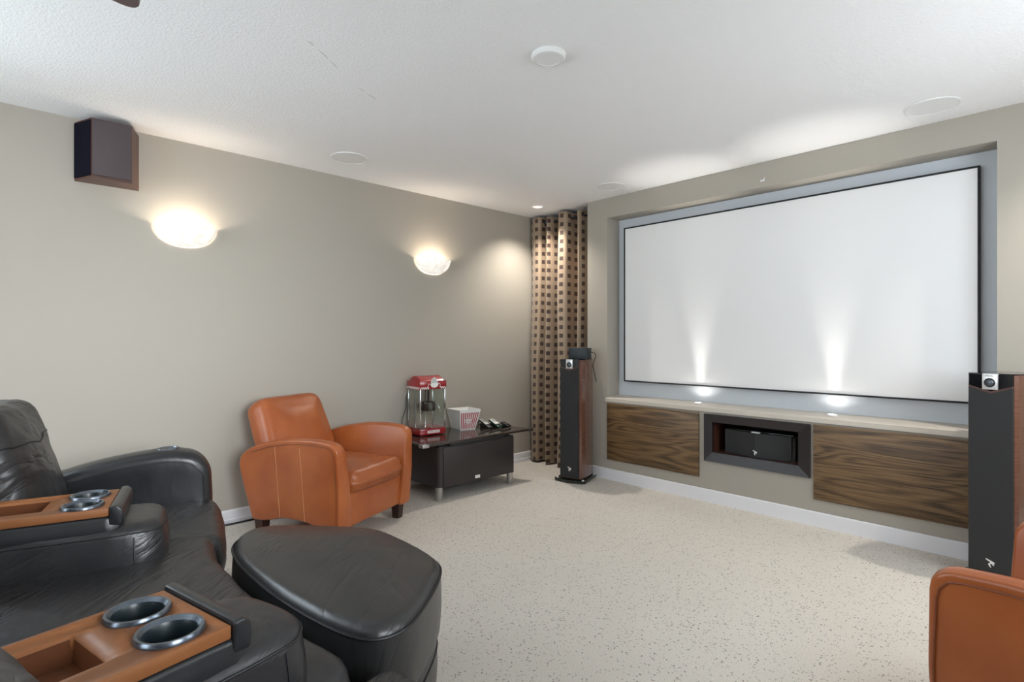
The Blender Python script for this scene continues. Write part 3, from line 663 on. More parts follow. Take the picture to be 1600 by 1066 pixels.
# ------------------------------------------------------------------ tower speakers
def tower(loc, rz, label, box=False):
    t = thing('tower_speaker', label, 'speaker', (loc[0], loc[1], 0), rz, 'pair of tower speakers')
    # local: front faces -y, x right
    hw, dp, z0, z1 = .100, .28, .035, 1.043
    bm = BM(); body = [(-hw + .012, .0), (hw - .012, 0), (hw, .016), (hw + .005, .08), (hw + .003, .17), (hw - .02, dp), (-hw + .02, dp), (-hw - .003, .17), (-hw - .005, .08), (-hw, .016)]
    add_prism(bm, body, z0, z1 - .006); obj('cabinet', bm, M_redwood, t, smooth=False)
    bm = BM(); add_prism(bm, [(x * .995, y * .995 + .001) for x, y in body], z1 - .006, z1); obj('top_plate', bm, M_gloss, t, smooth=False)
    g = BM(); gw = .086
    add_prism(g, [(-gw, z0 + .01), (gw, z0 + .01), (gw, z1 - .068), (.0, z1 - .098), (-gw, z1 - .068)], -.016, .0, axes=(0, 2, 1)); o = obj('grille', g, M_grille, t, smooth=False)
    m_ = BM(); focal_mark(m_, quad_M((0, -.0165, .115), (1, 0, 0), (0, 0, 1)), .036); obj('emblem', m_, M_white2, o, smooth=False)
    g = BM(); add_prism(g, [(-gw, z1 - .068), (0, z1 - .098), (gw, z1 - .068), (gw, z1 - .060), (0, z1 - .088), (-gw, z1 - .060)], -.017, .0, axes=(0, 2, 1)); obj('grille_trim', g, M_walnut, t, smooth=False)
    g = BM(); add_prism(g, [(-gw, z1 - .060), (0, z1 - .088), (gw, z1 - .060), (gw, z1 - .004), (-gw, z1 - .004)], -.012, .0, axes=(0, 2, 1)); obj('front_panel', g, M_gloss, t, smooth=False)
    g = BM(); add_box(g, -.031, .031, -.020, -.002, z1 - .079, z1 - .001, bev=.003); o = obj('tweeter_plate', g, M_silver, t)
    R = Matrix.Translation((0, -.020, z1 - .045)) @ Matrix.Rotation(PI / 2, 4, 'X')
    g = BM(); add_lathe(g, [(.0225, -.001), (.0225, .002), (.020, .0035), (.017, .001), (.011, .0005)], 32, M=R); obj('tweeter_ring', g, M_black, o)
    g = BM(); add_lathe(g, [(.0165, .0008), (.011, .0055), (0, .0085)], 24, M=R); obj('tweeter_dome', g, mat('tweeter_dome_grey', (.12, .14, .16), .3, .6) if 'tweeter_dome_grey' not in MATS else MATS['tweeter_dome_grey'], o)
    g = BM(); text_bm(g, 'FOCAL', .010, quad_M((0, -.0205, z1 - .012), (1, 0, 0), (0, 0, 1))); obj('lettering', g, M_black, o, smooth=False)
    g = BM(); add_prism(g, round_poly([(-.145, -.02), (-.03, -.045), (.03, -.045), (.145, -.02), (.118, .285), (-.118, .285)], .02), .008, .026); b_ = obj('base_plate', g, M_glassbase, t)
    g = BM(); add_box(g, -.085, .085, .02, .26, .026, .036); obj('plinth', g, M_black, t)
    for sx, sy in ((-.12, .0), (.12, .0), (-.10, .265), (.10, .265)):
        g = BM(); add_lathe(g, [(.0, 0), (.004, 0), (.012, .008), (.012, .026), (.010, .033), (0, .034)], 14, M=Matrix.Translation((sx, sy, 0))); obj('spike', g, M_silver, t)
    return t
aL = math.atan2(.234, .97); 
TL = tower((-3.04, 3.56), aL, 'tower speaker with black cloth front and reddish wood sides, left of the screen')
aR = -.25
TR = tower((-.335, 3.56), aR, 'tower speaker with black cloth front and reddish wood sides, right of the screen')
# small black box standing on the left tower
ML = Matrix.Translation((TL.location.x, TL.location.y, 0)) @ Matrix.Rotation(aL, 4, 'Z')
p = ML @ Vector((.03, .13, 1.0435))
t = thing('small_speaker', 'small black box lying on top of the left tower speaker', 'speaker', p, aL + .05)
boxo('case', -.082, .082, -.06, .06, 0, .096, mat('dark_slate_plastic', (.018, .026, .032), .5), t, bev=.004)
bm = BM(); add_tube(bm, [(.082, .02, .055), (.105, .02, .058), (.128, .03, .045), (.132, .035, .02), (.115, .04, -.01), (.098, .05, -.06), (.110, .10, -.20)], .0035); obj('cable', bm, M_black, t)

# ------------------------------------------------------------------ coffee table
t = thing('coffee_table', 'low dark brown table with glossy top and short steel legs against the left wall', 'table', (-3.6, 2.8, 0))
def L2(x, y): return (x + 3.6, y - 2.8)
bm = BM()
topp = [L2(-3.322, 2.262), L2(-3.332, 3.400), L2(-3.872, 3.285), L2(-3.872, 2.30)]
add_prism(bm, round_poly(topp[::-1], [.02] * 4), .424, .440); o = obj('tabletop', bm, M_tabtop, t)
for (x, y, a) in ((-3.335, 2.285, 0), (-3.345, 3.380, 0)):
    bm = BM(); add_box(bm, x + 3.6 - .04, x + 3.6 + .018, y - 2.8 - .03, y - 2.8 + .03, .419, .4425, bev=.005); obj('corner_clip', bm, M_tabbody if y > 3 else M_steel, o)
bm = BM()
bx0, bx1, by0, by1 = -3.83 + 3.6, -3.336 + 3.6, 2.405 - 2.8, 3.185 - 2.8
add_prism(bm, round_poly([(bx0, by0), (bx1, by0), (bx1, by1), (bx0, by1)], [.0, .05, .02, 0]), .100, .405); obj('body', bm, M_tabbody, t)
boxo('front_panel', bx1, bx1 + .006, by0 + .045, by1 - .01, .098, .395, M_tabbody, t, bev=.001)
boxo('drawer_slot', bx1 - .02, bx1 + .010, by0 + .10, by1 - .12, .405, .424, M_black, t)
boxo('upper_rail', bx0, bx1 - .03, by0 + .03, by1 - .03, .405, .424, M_black, t)
g = BM(); add_box(g, bx1 + .006, bx1 + .009, -.045, .005, .118, .142, bev=.001); o = obj('label_plate', g, M_white2, t)
for x, y in ((bx1 - .026, by0 + .028), (bx1 - .024, by1 - .028), (bx0 + .03, by0 + .03), (bx0 + .03, by1 - .03)):
    bm = BM(); add_lathe(bm, [(0, 0), (.024, 0), (.026, .004), (.026, .1), (0, .1)], 20, M=Matrix.Translation((x, y, 0))); obj('leg', bm, M_steel, t)

# popcorn machine
aP = -.09        # direction of the front face normal
t = thing('popcorn_machine', 'red tabletop popcorn machine with glass walls and a steel kettle on the dark table', 'popcorn machine', (-3.633, 2.570, .4405), aP)
# local: +x is the front normal, y across
w2, dd = .118, .212
def bxx(name, x0, x1, y0, y1, z0, z1, m, par=t, bev=.003): return boxo(name, x0, x1, y0, y1, z0, z1, m, par, bev)
base = bxx('base', -dd, 0, -w2, w2, .006, .054, M_red)
for x in (-dd + .02, -.02):
    for y in (-w2 + .02, w2 - .02): bm = BM(); add_lathe(bm, [(0, 0), (.01, 0), (.01, .007), (0, .007)], 10, M=Matrix.Translation((x, y, 0))); obj('foot', bm, M_black, base)
bxx('name_plate', 0, .0015, -.052, .060, .020, .042, M_white2, base, 0)
bm = BM(); text_bm(bm, 'POPCORN', .020, quad_M((.0018, .004, .031), (0, 1, 0), (0, 0, 1))); obj('lettering', bm, M_redprint, base, smooth=False)
bm = BM(); zc0, zc1 = .370, .438
add_box(bm, -dd - .004, .004, -w2 - .004, w2 + .004, zc0, zc1, bev=.004)
obj('top_canopy', bm, M_red, t)
bm = BM(); arc = [(-dd + .02 + (dd - .04) * i / 16, zc1 - .001 + .040 * math.sin(PI * i / 16) ** .8) for i in range(17)]
add_prism(bm, arc, -w2 + .012, w2 - .012, axes=(0, 2, 1)); obj('domed_lid', bm, M_red, t)
# chequer band: white squares on front and side
sq = .0088
for part in (0, 1):
  bm = BM()
  for r_ in range(2):
    for k in range(28):
        if (k + r_) % 2: continue
        y = -w2 - .003 + k * sq
        if (y > 0) != (part == 1): continue
        if -.048 < y < .058: continue
        if y + sq > w2 + .004: continue
        add_box(bm, .004, .0048, y - .0003, y + sq + .0003, zc0 + .003 + r_ * sq, zc0 + .003 + (r_ + 1) * sq)
  obj('chequer_band', bm, M_white2, t, smooth=False)
bm = BM()
for r_ in range(2):
    for k in range(26):
        if (k + r_) % 2: continue
        x = -dd - .003 + k * sq
        if x + sq > .004: continue
        add_box(bm, x, x + sq, -w2 - .0048, -w2 - .004, zc0 + .003 + r_ * sq, zc0 + .003 + (r_ + 1) * sq)
obj('chequer_band', bm, M_white2, t, smooth=False)
# emblem
bm = BM(); Me = quad_M((.0042, .006, .415), (0, 1, 0), (0, 0, 1))
add_prism(bm, smooth_poly([(-.036, -.012), (-.030, .008), (-.016, .040), (0, .052), (.016, .040), (.030, .008), (.036, -.012), (.02, -.03), (-.02, -.03)], 2), 0, .004, M=Me)
eo = obj('emblem', bm, mat('emblem_grey', (.50, .52, .50), .4), t, smooth=False)
bm = BM(); add_prism(bm, smooth_poly([(-.034, .004), (.034, .008), (.036, -.012), (.016, -.030), (-.018, -.030), (-.036, -.014)], 2), .004, .008, M=Me)
add_tube(bm, [(-.036, -.004, .003), (-.05, 0, .003), (-.056, -.014, .003), (-.05, -.03, .003)], .002, 6, M=Me); add_tube(bm, [(.036, 0, .003), (.05, .002, .003), (.056, -.012, .003), (.05, -.028, .003)], .002, 6, M=Me)
add_tube(bm, [(-.03, .01, .004), (-.016, .038, .004), (0, .05, .004), (.016, .038, .004), (.03, .01, .004)], .003, 6, M=Me)
obj('emblem_banner', bm, M_white2, eo)
for (x, y) in ((-.006, -w2 + .006), (-.006, w2 - .006), (-dd + .006, -w2 + .006), (-dd + .006, w2 - .006)):
    bxx('corner_post', x - .005, x + .005, y - .005, y + .005, .054, zc0, M_chrome, bev=.001)
bxx('glass_front', -.003, -.001, -w2 + .011, w2 - .011, .055, zc0, M_glass, bev=0)
bxx('glass_side', -dd + .011, -.011, -w2 + .001, -w2 + .003, .055, zc0, M_glass, bev=0)
bxx('glass_side', -dd + .011, -.011, w2 - .003, w2 - .001, .055, zc0, M_glass, bev=0)
bxx('tray_rim', -dd + .004, -.004, -w2 + .004, w2 - .004, .054, .062, M_red)
Mk = Matrix.Translation((-.10, .012, .235))
bm = BM(); add_lathe(bm, [(0, -.045), (.056, -.045), (.060, -.038), (.060, .026), (.054, .030), (0, .032)], 28, M=Mk); kt = obj('kettle', bm, M_kettle, t)
bm = BM(); add_tube(bm, [(-.10, .012, .26), (-.10, .012, .37)], .009, 10); add_tube(bm, [(-.10, -.055, .24), (-.10, -.055, .37)], .005, 8); obj('kettle_hanger', bm, M_black, t)
bm = BM(); add_box(bm, -.125, -.075, -.078, -.045, .20, .25, bev=.006); add_tube(bm, [(-.10, -.062, .205), (-.098, -.07, .175), (-.09, -.06, .16), (-.09, -.048, .19), (-.095, -.042, .25)], .004, 8); obj('kettle_plug', bm, M_black, t)
bm = BM(); add_tube(bm, [(-.05, .03, .25), (-.03, .055, .255), (-.02, .07, .21), (-.018, .076, .175)], .003, 8); obj('dump_handle', bm, M_chrome, t)
bm = BM(); add_tube(bm, [(-.19, .035, .06), (-.19, .035, .37)], .006, 8); add_tube(bm, [(-.19, -.06, .06), (-.19, -.06, .37)], .006, 8); obj('rear_rail', bm, M_chrome, t)
bxx('back_panel', -dd + .002, -dd + .005, -w2 + .01, w2 - .01, .055, zc0, mat('tan_reflection_sheet', (.50, .42, .34), .3, .4), bev=0)  # warm reflection of wall and carpet painted in as the tan colour
bm = BM(); add_tube(bm, [(-.02, w2, .20), (-.02, w2 + .012, .21), (-.02, w2 + .012, .245), (-.02, w2, .255)], .003, 8); obj('door_handle', bm, M_chrome, t)
bm = BM(); add_tube(bm, [(-dd - .004, -w2 + .02, .36), (-dd - .01, -w2 - .004, .30), (-dd - .012, -w2 - .010, .2), (-dd - .006, -w2 - .045, .12), (-dd - .004, -w2 - .05, .04), (-dd + .01, -w2 - .035, .006)], .0035, 8)
obj('power_cord', bm, M_black, t)

# popcorn bucket
aB = .22
t = thing('popcorn_bucket', 'square white popcorn bucket with red stripes and scalloped rim beside the popcorn machine', 'bucket', (-3.735, 2.935, .4405), 0)
bm = BM()
fr = Vector((-.287 * -1, 0))
bot = [(-3.675, 2.880), (-3.640, 3.012), (-3.805, 3.045), (-3.840, 2.905)]
topq = [(-3.655, 2.860), (-3.610, 3.050), (-3.815, 3.080), (-3.860, 2.870)]
bot = [Vector((x + 3.735, y - 2.935, .0)) for x, y in bot]; topq = [Vector((x + 3.735, y - 2.935, .165)) for x, y in topq]
rings = []; K = 36
def lerp2(a, b, s): return a + (b - a) * s
for lvl in range(0, 9):
    v = lvl / 8; ring = []
    for side in range(4):
        a = lerp2(bot[side], topq[side], v); b2 = lerp2(bot[(side + 1) % 4], topq[(side + 1) % 4], v)
        for k in range(K):
            s = k / K; q = a.lerp(b2, s)
            if lvl == 8: q.z += .008 * abs(math.sin(PI * s * 7.0)) ** .7
            ring.append(q)
    rings.append(ring)
cenb = sum(bot, Vector()) / 4
def inset(q, d=.004):
    c = Vector((0, 0, q.z)) + Vector((cenb.x, cenb.y, 0)); dv = Vector((c.x - q.x, c.y - q.y, 0)); dv.normalize(); return q + dv * d
V = [[bm.verts.new(q) for q in r_] for r_ in rings]; Vi = [[bm.verts.new(inset(q) + Vector((0, 0, .004 if li == 0 else 0))) for q in r_] for li, r_ in enumerate(rings)]
n4 = 4 * K
for l_ in range(8):
    for i in range(n4):
        j = (i + 1) % n4; bm.faces.new((V[l_][i], V[l_][j], V[l_ + 1][j], V[l_ + 1][i])); bm.faces.new((Vi[l_][j], Vi[l_][i], Vi[l_ + 1][i], Vi[l_ + 1][j]))
for i in range(n4): j = (i + 1) % n4; bm.faces.new((V[8][i], V[8][j], Vi[8][j], Vi[8][i]))
bm.faces.new(V[0][::-1]); bm.faces.new(Vi[0]); obj('bucket_body', bm, M_white2, t, smooth=False)
def fp(s, v, off=.0012):   # point on the printed front face
    a = lerp2(bot[0], topq[0], v); b2 = lerp2(bot[1], topq[1], v); q = a.lerp(b2, s)
    nrm = (bot[1] - bot[0]).cross(topq[0] - bot[0]).normalized(); return q + nrm * off
bm = BM(); NS = 9; circ = (.44, .50)
def in_c(s, v): return ((s - .46) * .165) ** 2 + ((v - .47) * .165) ** 2 < .033 ** 2
for k in range(NS):
    s0 = .05 + k * .104; s1 = s0 + .055
    for j in range(40):
        v0 = .05 + .84 * j / 40; v1 = v0 + .84 / 40
        if in_c((s0 + s1) / 2, (v0 + v1) / 2): continue
        bm.faces.new([bm.verts.new(fp(*c)) for c in ((s0, v0), (s1, v0), (s1, v1), (s0, v1))])
for k in range(40):   # ring
    a0, a1 = 2 * PI * k / 40, 2 * PI * (k + 1) / 40; R0, R1 = .030, .026
    def cp(a, r): return fp(.46 + r * math.cos(a) / .165, .47 + r * math.sin(a) / .165, .0014)
    bm.faces.new([bm.verts.new(q) for q in (cp(a0, R0), cp(a1, R0), cp(a1, R1), cp(a0, R1))])
ux = (fp(1, .5) - fp(0, .5)); uz = (fp(.5, 1) - fp(.5, 0))
text_bm(bm, 'POP', .019, quad_M(fp(.47, .56, .0012), ux, uz)); text_bm(bm, 'CORN', .017, quad_M(fp(.46, .42, .0012), ux, uz))
bmesh.ops.remove_doubles(bm, verts=bm.verts[:], dist=1e-6)
me = bpy.data.meshes.new('striped_print'); bm.to_mesh(me); bm.free(); me.materials.append(M_redprint); o = bpy.data.objects.new('striped_print', me); COL.objects.link(o); o.parent = t

# remotes
def remote(x, y, rz, L, W, label, top_m, body_m, tilt=.32):
    t = thing('remote_control', label, 'remote', (x, y, .4405), rz, 'remotes on the coffee table')
    R = Matrix.Translation((L * .45, 0, .004)) @ Matrix.Rotation(tilt, 4, 'Y') @ Matrix.Translation((-L / 2, 0, 0))
    boxo('case', -L / 2, L / 2, -W / 2, W / 2, 0, .016, body_m, t, bev=.004, M=R)
    boxo('keypad', -L / 2 + .004, L * .16, -W / 2 + .003, W / 2 - .003, .0155, .0185, top_m, t, bev=.001, M=R)
    for i in range(3):
        for j in range(3): boxo('button', -L / 2 + .016 + i * .022, -L / 2 + .026 + i * .022, -W * .32 + j * W * .24, -W * .32 + j * W * .24 + W * .15, .0185, .0205, M_kettle, t, M=R)
    bm = BM(); h = (L * .80) * math.sin(tilt)
    add_prism(bm, [(L * .35, 0), (-L * .40, 0), (-L * .40 , h * .92)], -W * .35, W * .35, axes=(0, 2, 1)); obj('stand', bm, M_black, t, smooth=False)
M_grn = mat('dark_green_plastic', (.008, .035, .022), .3)
remote(-3.62, 3.115, -.12, .16, .046, 'remote control with light grey keypad nearest the popcorn bucket', M_remgrey, M_black)
remote(-3.585, 3.20, -.10, .15, .052, 'remote control with pale keypad and green end, between the two darker remotes', M_white2, M_grn)
remote(-3.535, 3.275, .25, .09, .045, 'short dark remote nearest the right corner of the coffee table', M_kettle, M_black, .3)
t = thing('sunglasses', 'black glasses lying on the table by the wall, behind the remotes', 'glasses', (-3.82, 3.19, .4405), .15)
bm = BM()
for y in (-.032, .032): add_tube(bm, [(.0, y + .026 * math.cos(a * PI / 8), .020 + .016 * math.sin(a * PI / 8)) for a in range(16)], .0035, 6, closed=True)
add_tube(bm, [(0, -.006, .026), (0, .006, .026)], .003, 6)
obj('rims', bm, M_black, t)
for s in (-1, 1): bm = BM(); add_tube(bm, [(0, s * .058, .026), (-.02, s * .058, .024), (-.035, s * .05, .006)], .003, 6); obj('temple', bm, M_black, t)

# black cable along the left baseboard
bm = BM(); add_tube(bm, [(XL + .028, .3 + i * .08, .008 + .002 * math.sin(i)) for i in range(24)], .006, 8)
tag(obj('floor_cable', bm, M_black), 'thin black cable lying on the carpet along the left baseboard behind the armchair', 'cable')

# ------------------------------------------------------------------ armchairs
def armchair(loc, rz, label):
    t = thing('leather_armchair', label, 'armchair', (loc[0], loc[1], 0), rz, 'pair of tan leather armchairs')
    # local: +x front, y left
    def arm(s):
        bm = BM()
        pr = [(-.10, .115), (.0, .105), (.012, .35), (.004, .585), (-.03, .618), (-.16, .632), (-.34, .625), (-.52, .596), (-.67, .552), (-.745, .50), (-.762, .44), (-.72, .28), (-.665, .112), (-.56, .115), (-.42, .150), (-.26, .150)]
        pr = round_poly(pr, [.02, .012, .03, .03, .05, .05, .05, .05, .05, .04, .04, .04, .015, .04, .04, .04], 4)
        def fl(q):
            zz = (q.z - .11) / .5; th = .5 + q.y * s / .24
            inn = max(0, min(1, .5 - (q.y * s - .315) / .114)); q = q.copy(); q.y += s * (.022 * max(0, zz) ** 1.3 - .012 + inn * .042 * max(0, zz) ** 1.6); return q
        y0, y1 = (.258, .372) if s > 0 else (-.372, -.258)
        add_pillow(bm, pr, y0, y1, .014, .014, .008, .008, .006, axes=(0, 2, 1), n=110, rings=8, flare=fl)
        o = obj('arm', bm, M_tan, t)
        # seams on the outer face
        bm = BM(); yo = s * .3785
        for x in (-.24, -.43):
            pts = []
            for k in range(13):
                z = .155 + (.425) * k / 12; q = fl(Vector((x - .02 * k / 12, yo, z))); pts.append(q)
            add_tube(bm, pts, .0016, 5)
        obj('stitch_line', bm, M_tanpale, o)
        bm = BM(); pts = []
        for (x, z) in [(-.012, .11), (-.004, .35), (-.014, .54), (-.022, .572), (-.040, .592), (-.075, .601), (-.16, .607), (-.34, .601), (-.50, .573), (-.64, .53)]:
            pts.append(fl(Vector((x, s * .3765, z))))
        add_tube(bm, pts, .0024, 6); obj('piping', bm, M_tanseam, o)
        return o
    arm(1); arm(-1)
    bm = BM(); add_box(bm, -.66, -.012, -.262, .262, .115, .315, bev=.012, seg=3); obj('front_rail', bm, M_tan, t)
    bm = BM()  # seat cushion
    add_pillow(bm, round_poly([(-.50, -.248), (.012, -.250), (.03, 0), (.012, .250), (-.50, .248)], [.03, .05, .2, .05, .03], 6), .300, .445, .045, .055, .0, .022, .014, n=96, wob=.0025, wsc=9, boxcrown=True)
    sc = obj('seat_cushion', bm, M_tan2, t)
    bm = BM(); pts = [(.024 - .02 * (abs(y) / .25) ** 4 + .006, y, .325) for y in [-.24 + .048 * k for k in range(11)]]; add_tube(bm, pts, .003, 6); obj('piping', bm, M_tanseam, sc)
    # backrest: rounded panel leaning back
    Mb = Matrix.Translation((-.465, 0, .30)) @ Matrix.Rotation(-.40, 4, 'Y')
    bm = BM(); pb = round_poly([(-.262, 0), (.262, 0), (.280, .30), (.262, .600), (-.262, .600), (-.280, .30)], [.02, .02, .1, .09, .09, .1], 7)
    add_pillow(bm, pb, -.175, .0, .045, .055, .008, .030, .006, axes=(1, 2, 0), n=110, rings=10, wob=.0015, wsc=5, M=Mb, boxcrown=True); bk = obj('backrest', bm, M_tan, t)
    bm = BM(); add_box(bm, -.715, -.62, -.265, .265, .115, .50, bev=.02, seg=3); obj('back_panel', bm, M_tan, t)
    for x in (-.075, -.625):
        for y in (-.315, .315):
            bm = BM(); g = .028
            vs = [bm.verts.new((x + sx * g * k, y + sy * g * k, z)) for z, k in ((0, .85), (.118, 1.12)) for sx, sy in ((-1, -1), (1, -1), (1, 1), (-1, 1))]
            bm.faces.new(vs[:4][::-1]); bm.faces.new(vs[4:])
            for i in range(4): bm.faces.new((vs[i], vs[(i + 1) % 4], vs[4 + (i + 1) % 4], vs[4 + i]))
            obj('leg', bm, M_leg, t, smooth=False)
    return t
armchair((-3.052, 1.742), math.radians(23.5), 'tan leather club armchair by the left wall, seen whole, between sofa and coffee table')
armchair((-.221, 2.144), math.radians(170), 'tan leather club armchair at the right edge of the picture, cut off by the frame')

# ------------------------------------------------------------------ ottoman
OX, OY = -1.75, .86
t = thing('ottoman', 'wedge-shaped black leather ottoman in front of the middle sofa seat', 'ottoman', (OX, OY, 0))
op = [(-2.11, .620), (-2.27, .675), (-2.325, .81), (-2.06, 1.06), (-1.93, 1.135), (-1.60, 1.135), (-1.48, 1.09), (-1.275, .845), (-1.250, .750), (-1.295, .685), (-1.50, .640), (-1.78, .614)]
op = [(x - OX, y - OY) for x, y in op]; ops = smooth_poly(op, 3)
bm = BM(); add_pillow(bm, ops, .235, .463, .022, .040, .0, .030, .004, n=130, rings=14, wob=.002, wsc=6); c = obj('top_cushion', bm, M_otto, t)
R_ = resample(ops, 130)
def ringpts(z, k): return [(p.x * k, p.y * k, z) for p in R_]
bm = BM(); add_tube(bm, ringpts(.432, 1.004), .0045, 6, closed=True); obj('piping', bm, M_seam, c)
bm = BM(); add_pillow(bm, [(x * .955, y * .955) for x, y in ops], .028, .245, .02, .02, 0, 0, .006, n=110, rings=4, wob=.002, wsc=5); b_ = obj('base', bm, M_blk2, t)
bm = BM(); add_tube(bm, [(p.x * .966, p.y * .966, .19) for p in R_], .0035, 6, closed=True); obj('seam', bm, M_seam, b_)
for x, y in ((-.33, -.12), (.36, -.12), (-.1, .18), (.18, .18)): bm = BM(); add_lathe(bm, [(0, 0), (.02, 0), (.02, .03), (0, .03)], 12, M=Matrix.Translation((x, y, 0))); obj('foot', bm, M_black, t)

# ------------------------------------------------------------------ curved home-theatre sofa
S = thing('reclining_sofa', 'curved black leather home-theatre sofa with wooden cup-holder consoles between the seats', 'sofa', (-1.8, .1, 0))
S0 = Matrix.Translation((1.8, -.1, 0))
def W(o, f):  # frame from console-front origin and forward direction (world)
    f = Vector(f).normalized(); r = Vector((f.y, -f.x))
    return S0 @ Matrix(((r.x, f.x, 0, o[0]), (r.y, f.y, 0, o[1]), (0, 0, 1, 0), (0, 0, 0, 1)))
F1 = W((-2.344, .311), (.25, .968)); F2 = W((-1.276, .306), (-.222, .975))
def cup(par, F, x, y, z, r=.060):
    Mx = F @ Matrix.Translation((x, y, z)); bm = BM()
    add_lathe(bm, [(r - .014, -.004), (r - .014, .002), (r - .008, .009), (r - .003, .009), (r, .003), (r, 0)], 44, M=Mx); ring = [v for v in bm.verts]
    nf = len(bm.faces)
    add_lathe(bm, [(r - .014, .002), (r - .017, -.006), (r - .019, -.07), (r - .026, -.078), (0, -.078)], 44, M=Mx)
    bm.faces.ensure_lookup_table()
    for f_ in bm.faces[nf:]: f_.material_index = 1
    return obj('cup_holder', bm, [M_ringm, M_cupin], par)
def seam_on(o, F, pts, r, m=None, name='seam'):
    bm = BM(); P = [Vector(p) for p in pts]; Q = []
    for a, b in zip(P, P[1:]):
        for k in range(6): Q.append(a.lerp(b, k / 6))
    Q.append(P[-1]); out = []
    for q in Q:
        ok, loc, nn, _ = o.closest_point_on_mesh(F @ q if F is not None else q)
        out.append(loc + nn * r * .3)
    add_tube(bm, out, r, 6); return obj(name, bm, m or M_seam, o)
def console(F, ye=.195):
    bm = BM()
    def dent(q):   # room for the cups and the tray
        q = q.copy()
        if abs(q.x) < .128 and -.47 < q.y < .0: q.z = min(q.z, .566)
        return q
    # lower bulky pad
    lp = round_poly([(-.150, -.62), (.150, -.62), (.158, .02), (.135, ye), (-.135, ye), (-.158, .02)], [.03, .03, .08, .085, .085, .08], 7)
    add_pillow(bm, lp, .30, .596, .03, .045, 0, .022, .012, n=110, rings=12, wob=.005, wsc=7, M=F, flare=dent)
    body = obj('console', bm, M_pad, S)
    bm = BM()
    up = round_poly([(-.140, -.62), (.140, -.62), (.140, .028), (-.140, .028)], [.02, .02, .03, .03], 5)
    add_pillow(bm, up, .53, .628, .012, .012, 0, 0, .006, n=90, rings=3, wob=.0015, wsc=8, M=F); 
    up_o = obj('upper_pad', bm, M_blk2, body)
    bm = BM()   # rolled leather lip in front of the wood
    pr = [(-.001, .60), (.034, .598), (.040, .628), (.036, .652), (.022, .664), (.002, .662)]
    add_pillow(bm, round_poly(pr, .006, 3), -.144, .144, .006, .006, .002, .002, 0, axes=(1, 2, 0), n=40, rings=3, M=F); obj('front_lip', bm, M_blk2, body)
    seam_on(body, F, [(.18, -.55, .576), (.18, -.02, .576), (.17, ye - .06, .576), (.13, ye + .03, .574), (0, ye + .04, .574), (-.13, ye + .03, .574), (-.17, ye - .06, .574)], .003)
    seam_on(body, F, [(.19, ye - .075, .56), (.19, ye - .075, .45), (.19, ye - .075, .33)], .0025)
    # wood board with tray and cup cut-outs
    bm = BM(); add_box(bm, -.137, .137, -.62, -.001, .629, .655, bev=.003, seg=2, M=F); wd = obj('wood_top', bm, M_cherry, body)
    bpy.context.view_layer.update()
    cs = []
    for x in (-.067, .067):
        c_ = BM(); add_lathe(c_, [(0, -.1), (.047, -.1), (.047, .1), (0, .1)], 40, M=F @ Matrix.Translation((x, -.080, .64))); cs.append(obj('c', c_, M_black, body))
    wd2 = [(-.074, .076, -.44, -.185)]
    c_ = BM(); add_box(c_, -.074, .076, -.44, -.185, .60, .70, bev=.006, seg=2, M=F); cs.append(obj('c', c_, M_black, body))
    bpy.context.view_layer.update()
    boolean(wd, cs)
    c_ = BM(); add_box(c_, -.125, .125, -.46, -.012, .571, .70, M=F); c1 = obj('c', c_, M_black, body); bpy.context.view_layer.update(); boolean(up_o, [c1])
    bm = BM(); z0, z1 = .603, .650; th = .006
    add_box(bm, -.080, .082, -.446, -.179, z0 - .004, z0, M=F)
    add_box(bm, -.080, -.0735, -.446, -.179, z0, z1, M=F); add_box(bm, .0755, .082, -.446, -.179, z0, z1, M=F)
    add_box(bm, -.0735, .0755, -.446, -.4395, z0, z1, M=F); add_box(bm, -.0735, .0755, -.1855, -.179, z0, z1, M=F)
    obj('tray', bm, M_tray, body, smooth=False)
    for x in (-.067, .067): cup(body, F, x, -.080, .655)
    return body
console(F1, .150); console(F2, .190)
def lc(pts): return [(x + 1.8, y - .1) for x, y in pts]
def seat(pts, rad, z0, z1, crown, front, n=120):
    bm = BM(); add_pillow(bm, round_poly(lc(pts), rad, 6), z0, z1, .03, .05, 0, crown, .012, n=n, rings=12, wob=.005, wsc=6)
    return obj('seat_cushion', bm, M_seat, S)
# seat by the left wall, middle seat, seat nearest the camera
seat([(-3.03, .80), (-3.16, -.10), (-2.55, -.26), (-2.40, .46), (-2.375, .665), (-2.62, .735), (-2.88, .80)], [.03, .05, .05, .05, .05, .05, .06], .24, .430, .02, 0)
seat([(-2.365, .63), (-2.44, .49), (-2.40, .25), (-2.50, -.22), (-1.12, -.22), (-1.17, .25), (-1.125, .50), (-1.195, .625), (-1.42, .592), (-1.80, .568), (-2.15, .580)], [.07, .04, .03, .05, .05, .03, .05, .07, .05, .05, .05], .24, .456, .020, 0, 140)
f2 = Vector((-.222, .975)).normalized(); r2 = Vector((f2.y, -f2.x))
def P2(x, y): q = Vector((-1.276, .306)) + r2 * x + f2 * y; return (q.x, q.y)
seat([P2(.165, -.55), P2(.90, -.55), P2(.90, .30), P2(.175, .38)], [.05, .05, .07, .07], .24, .43, .02, 0)
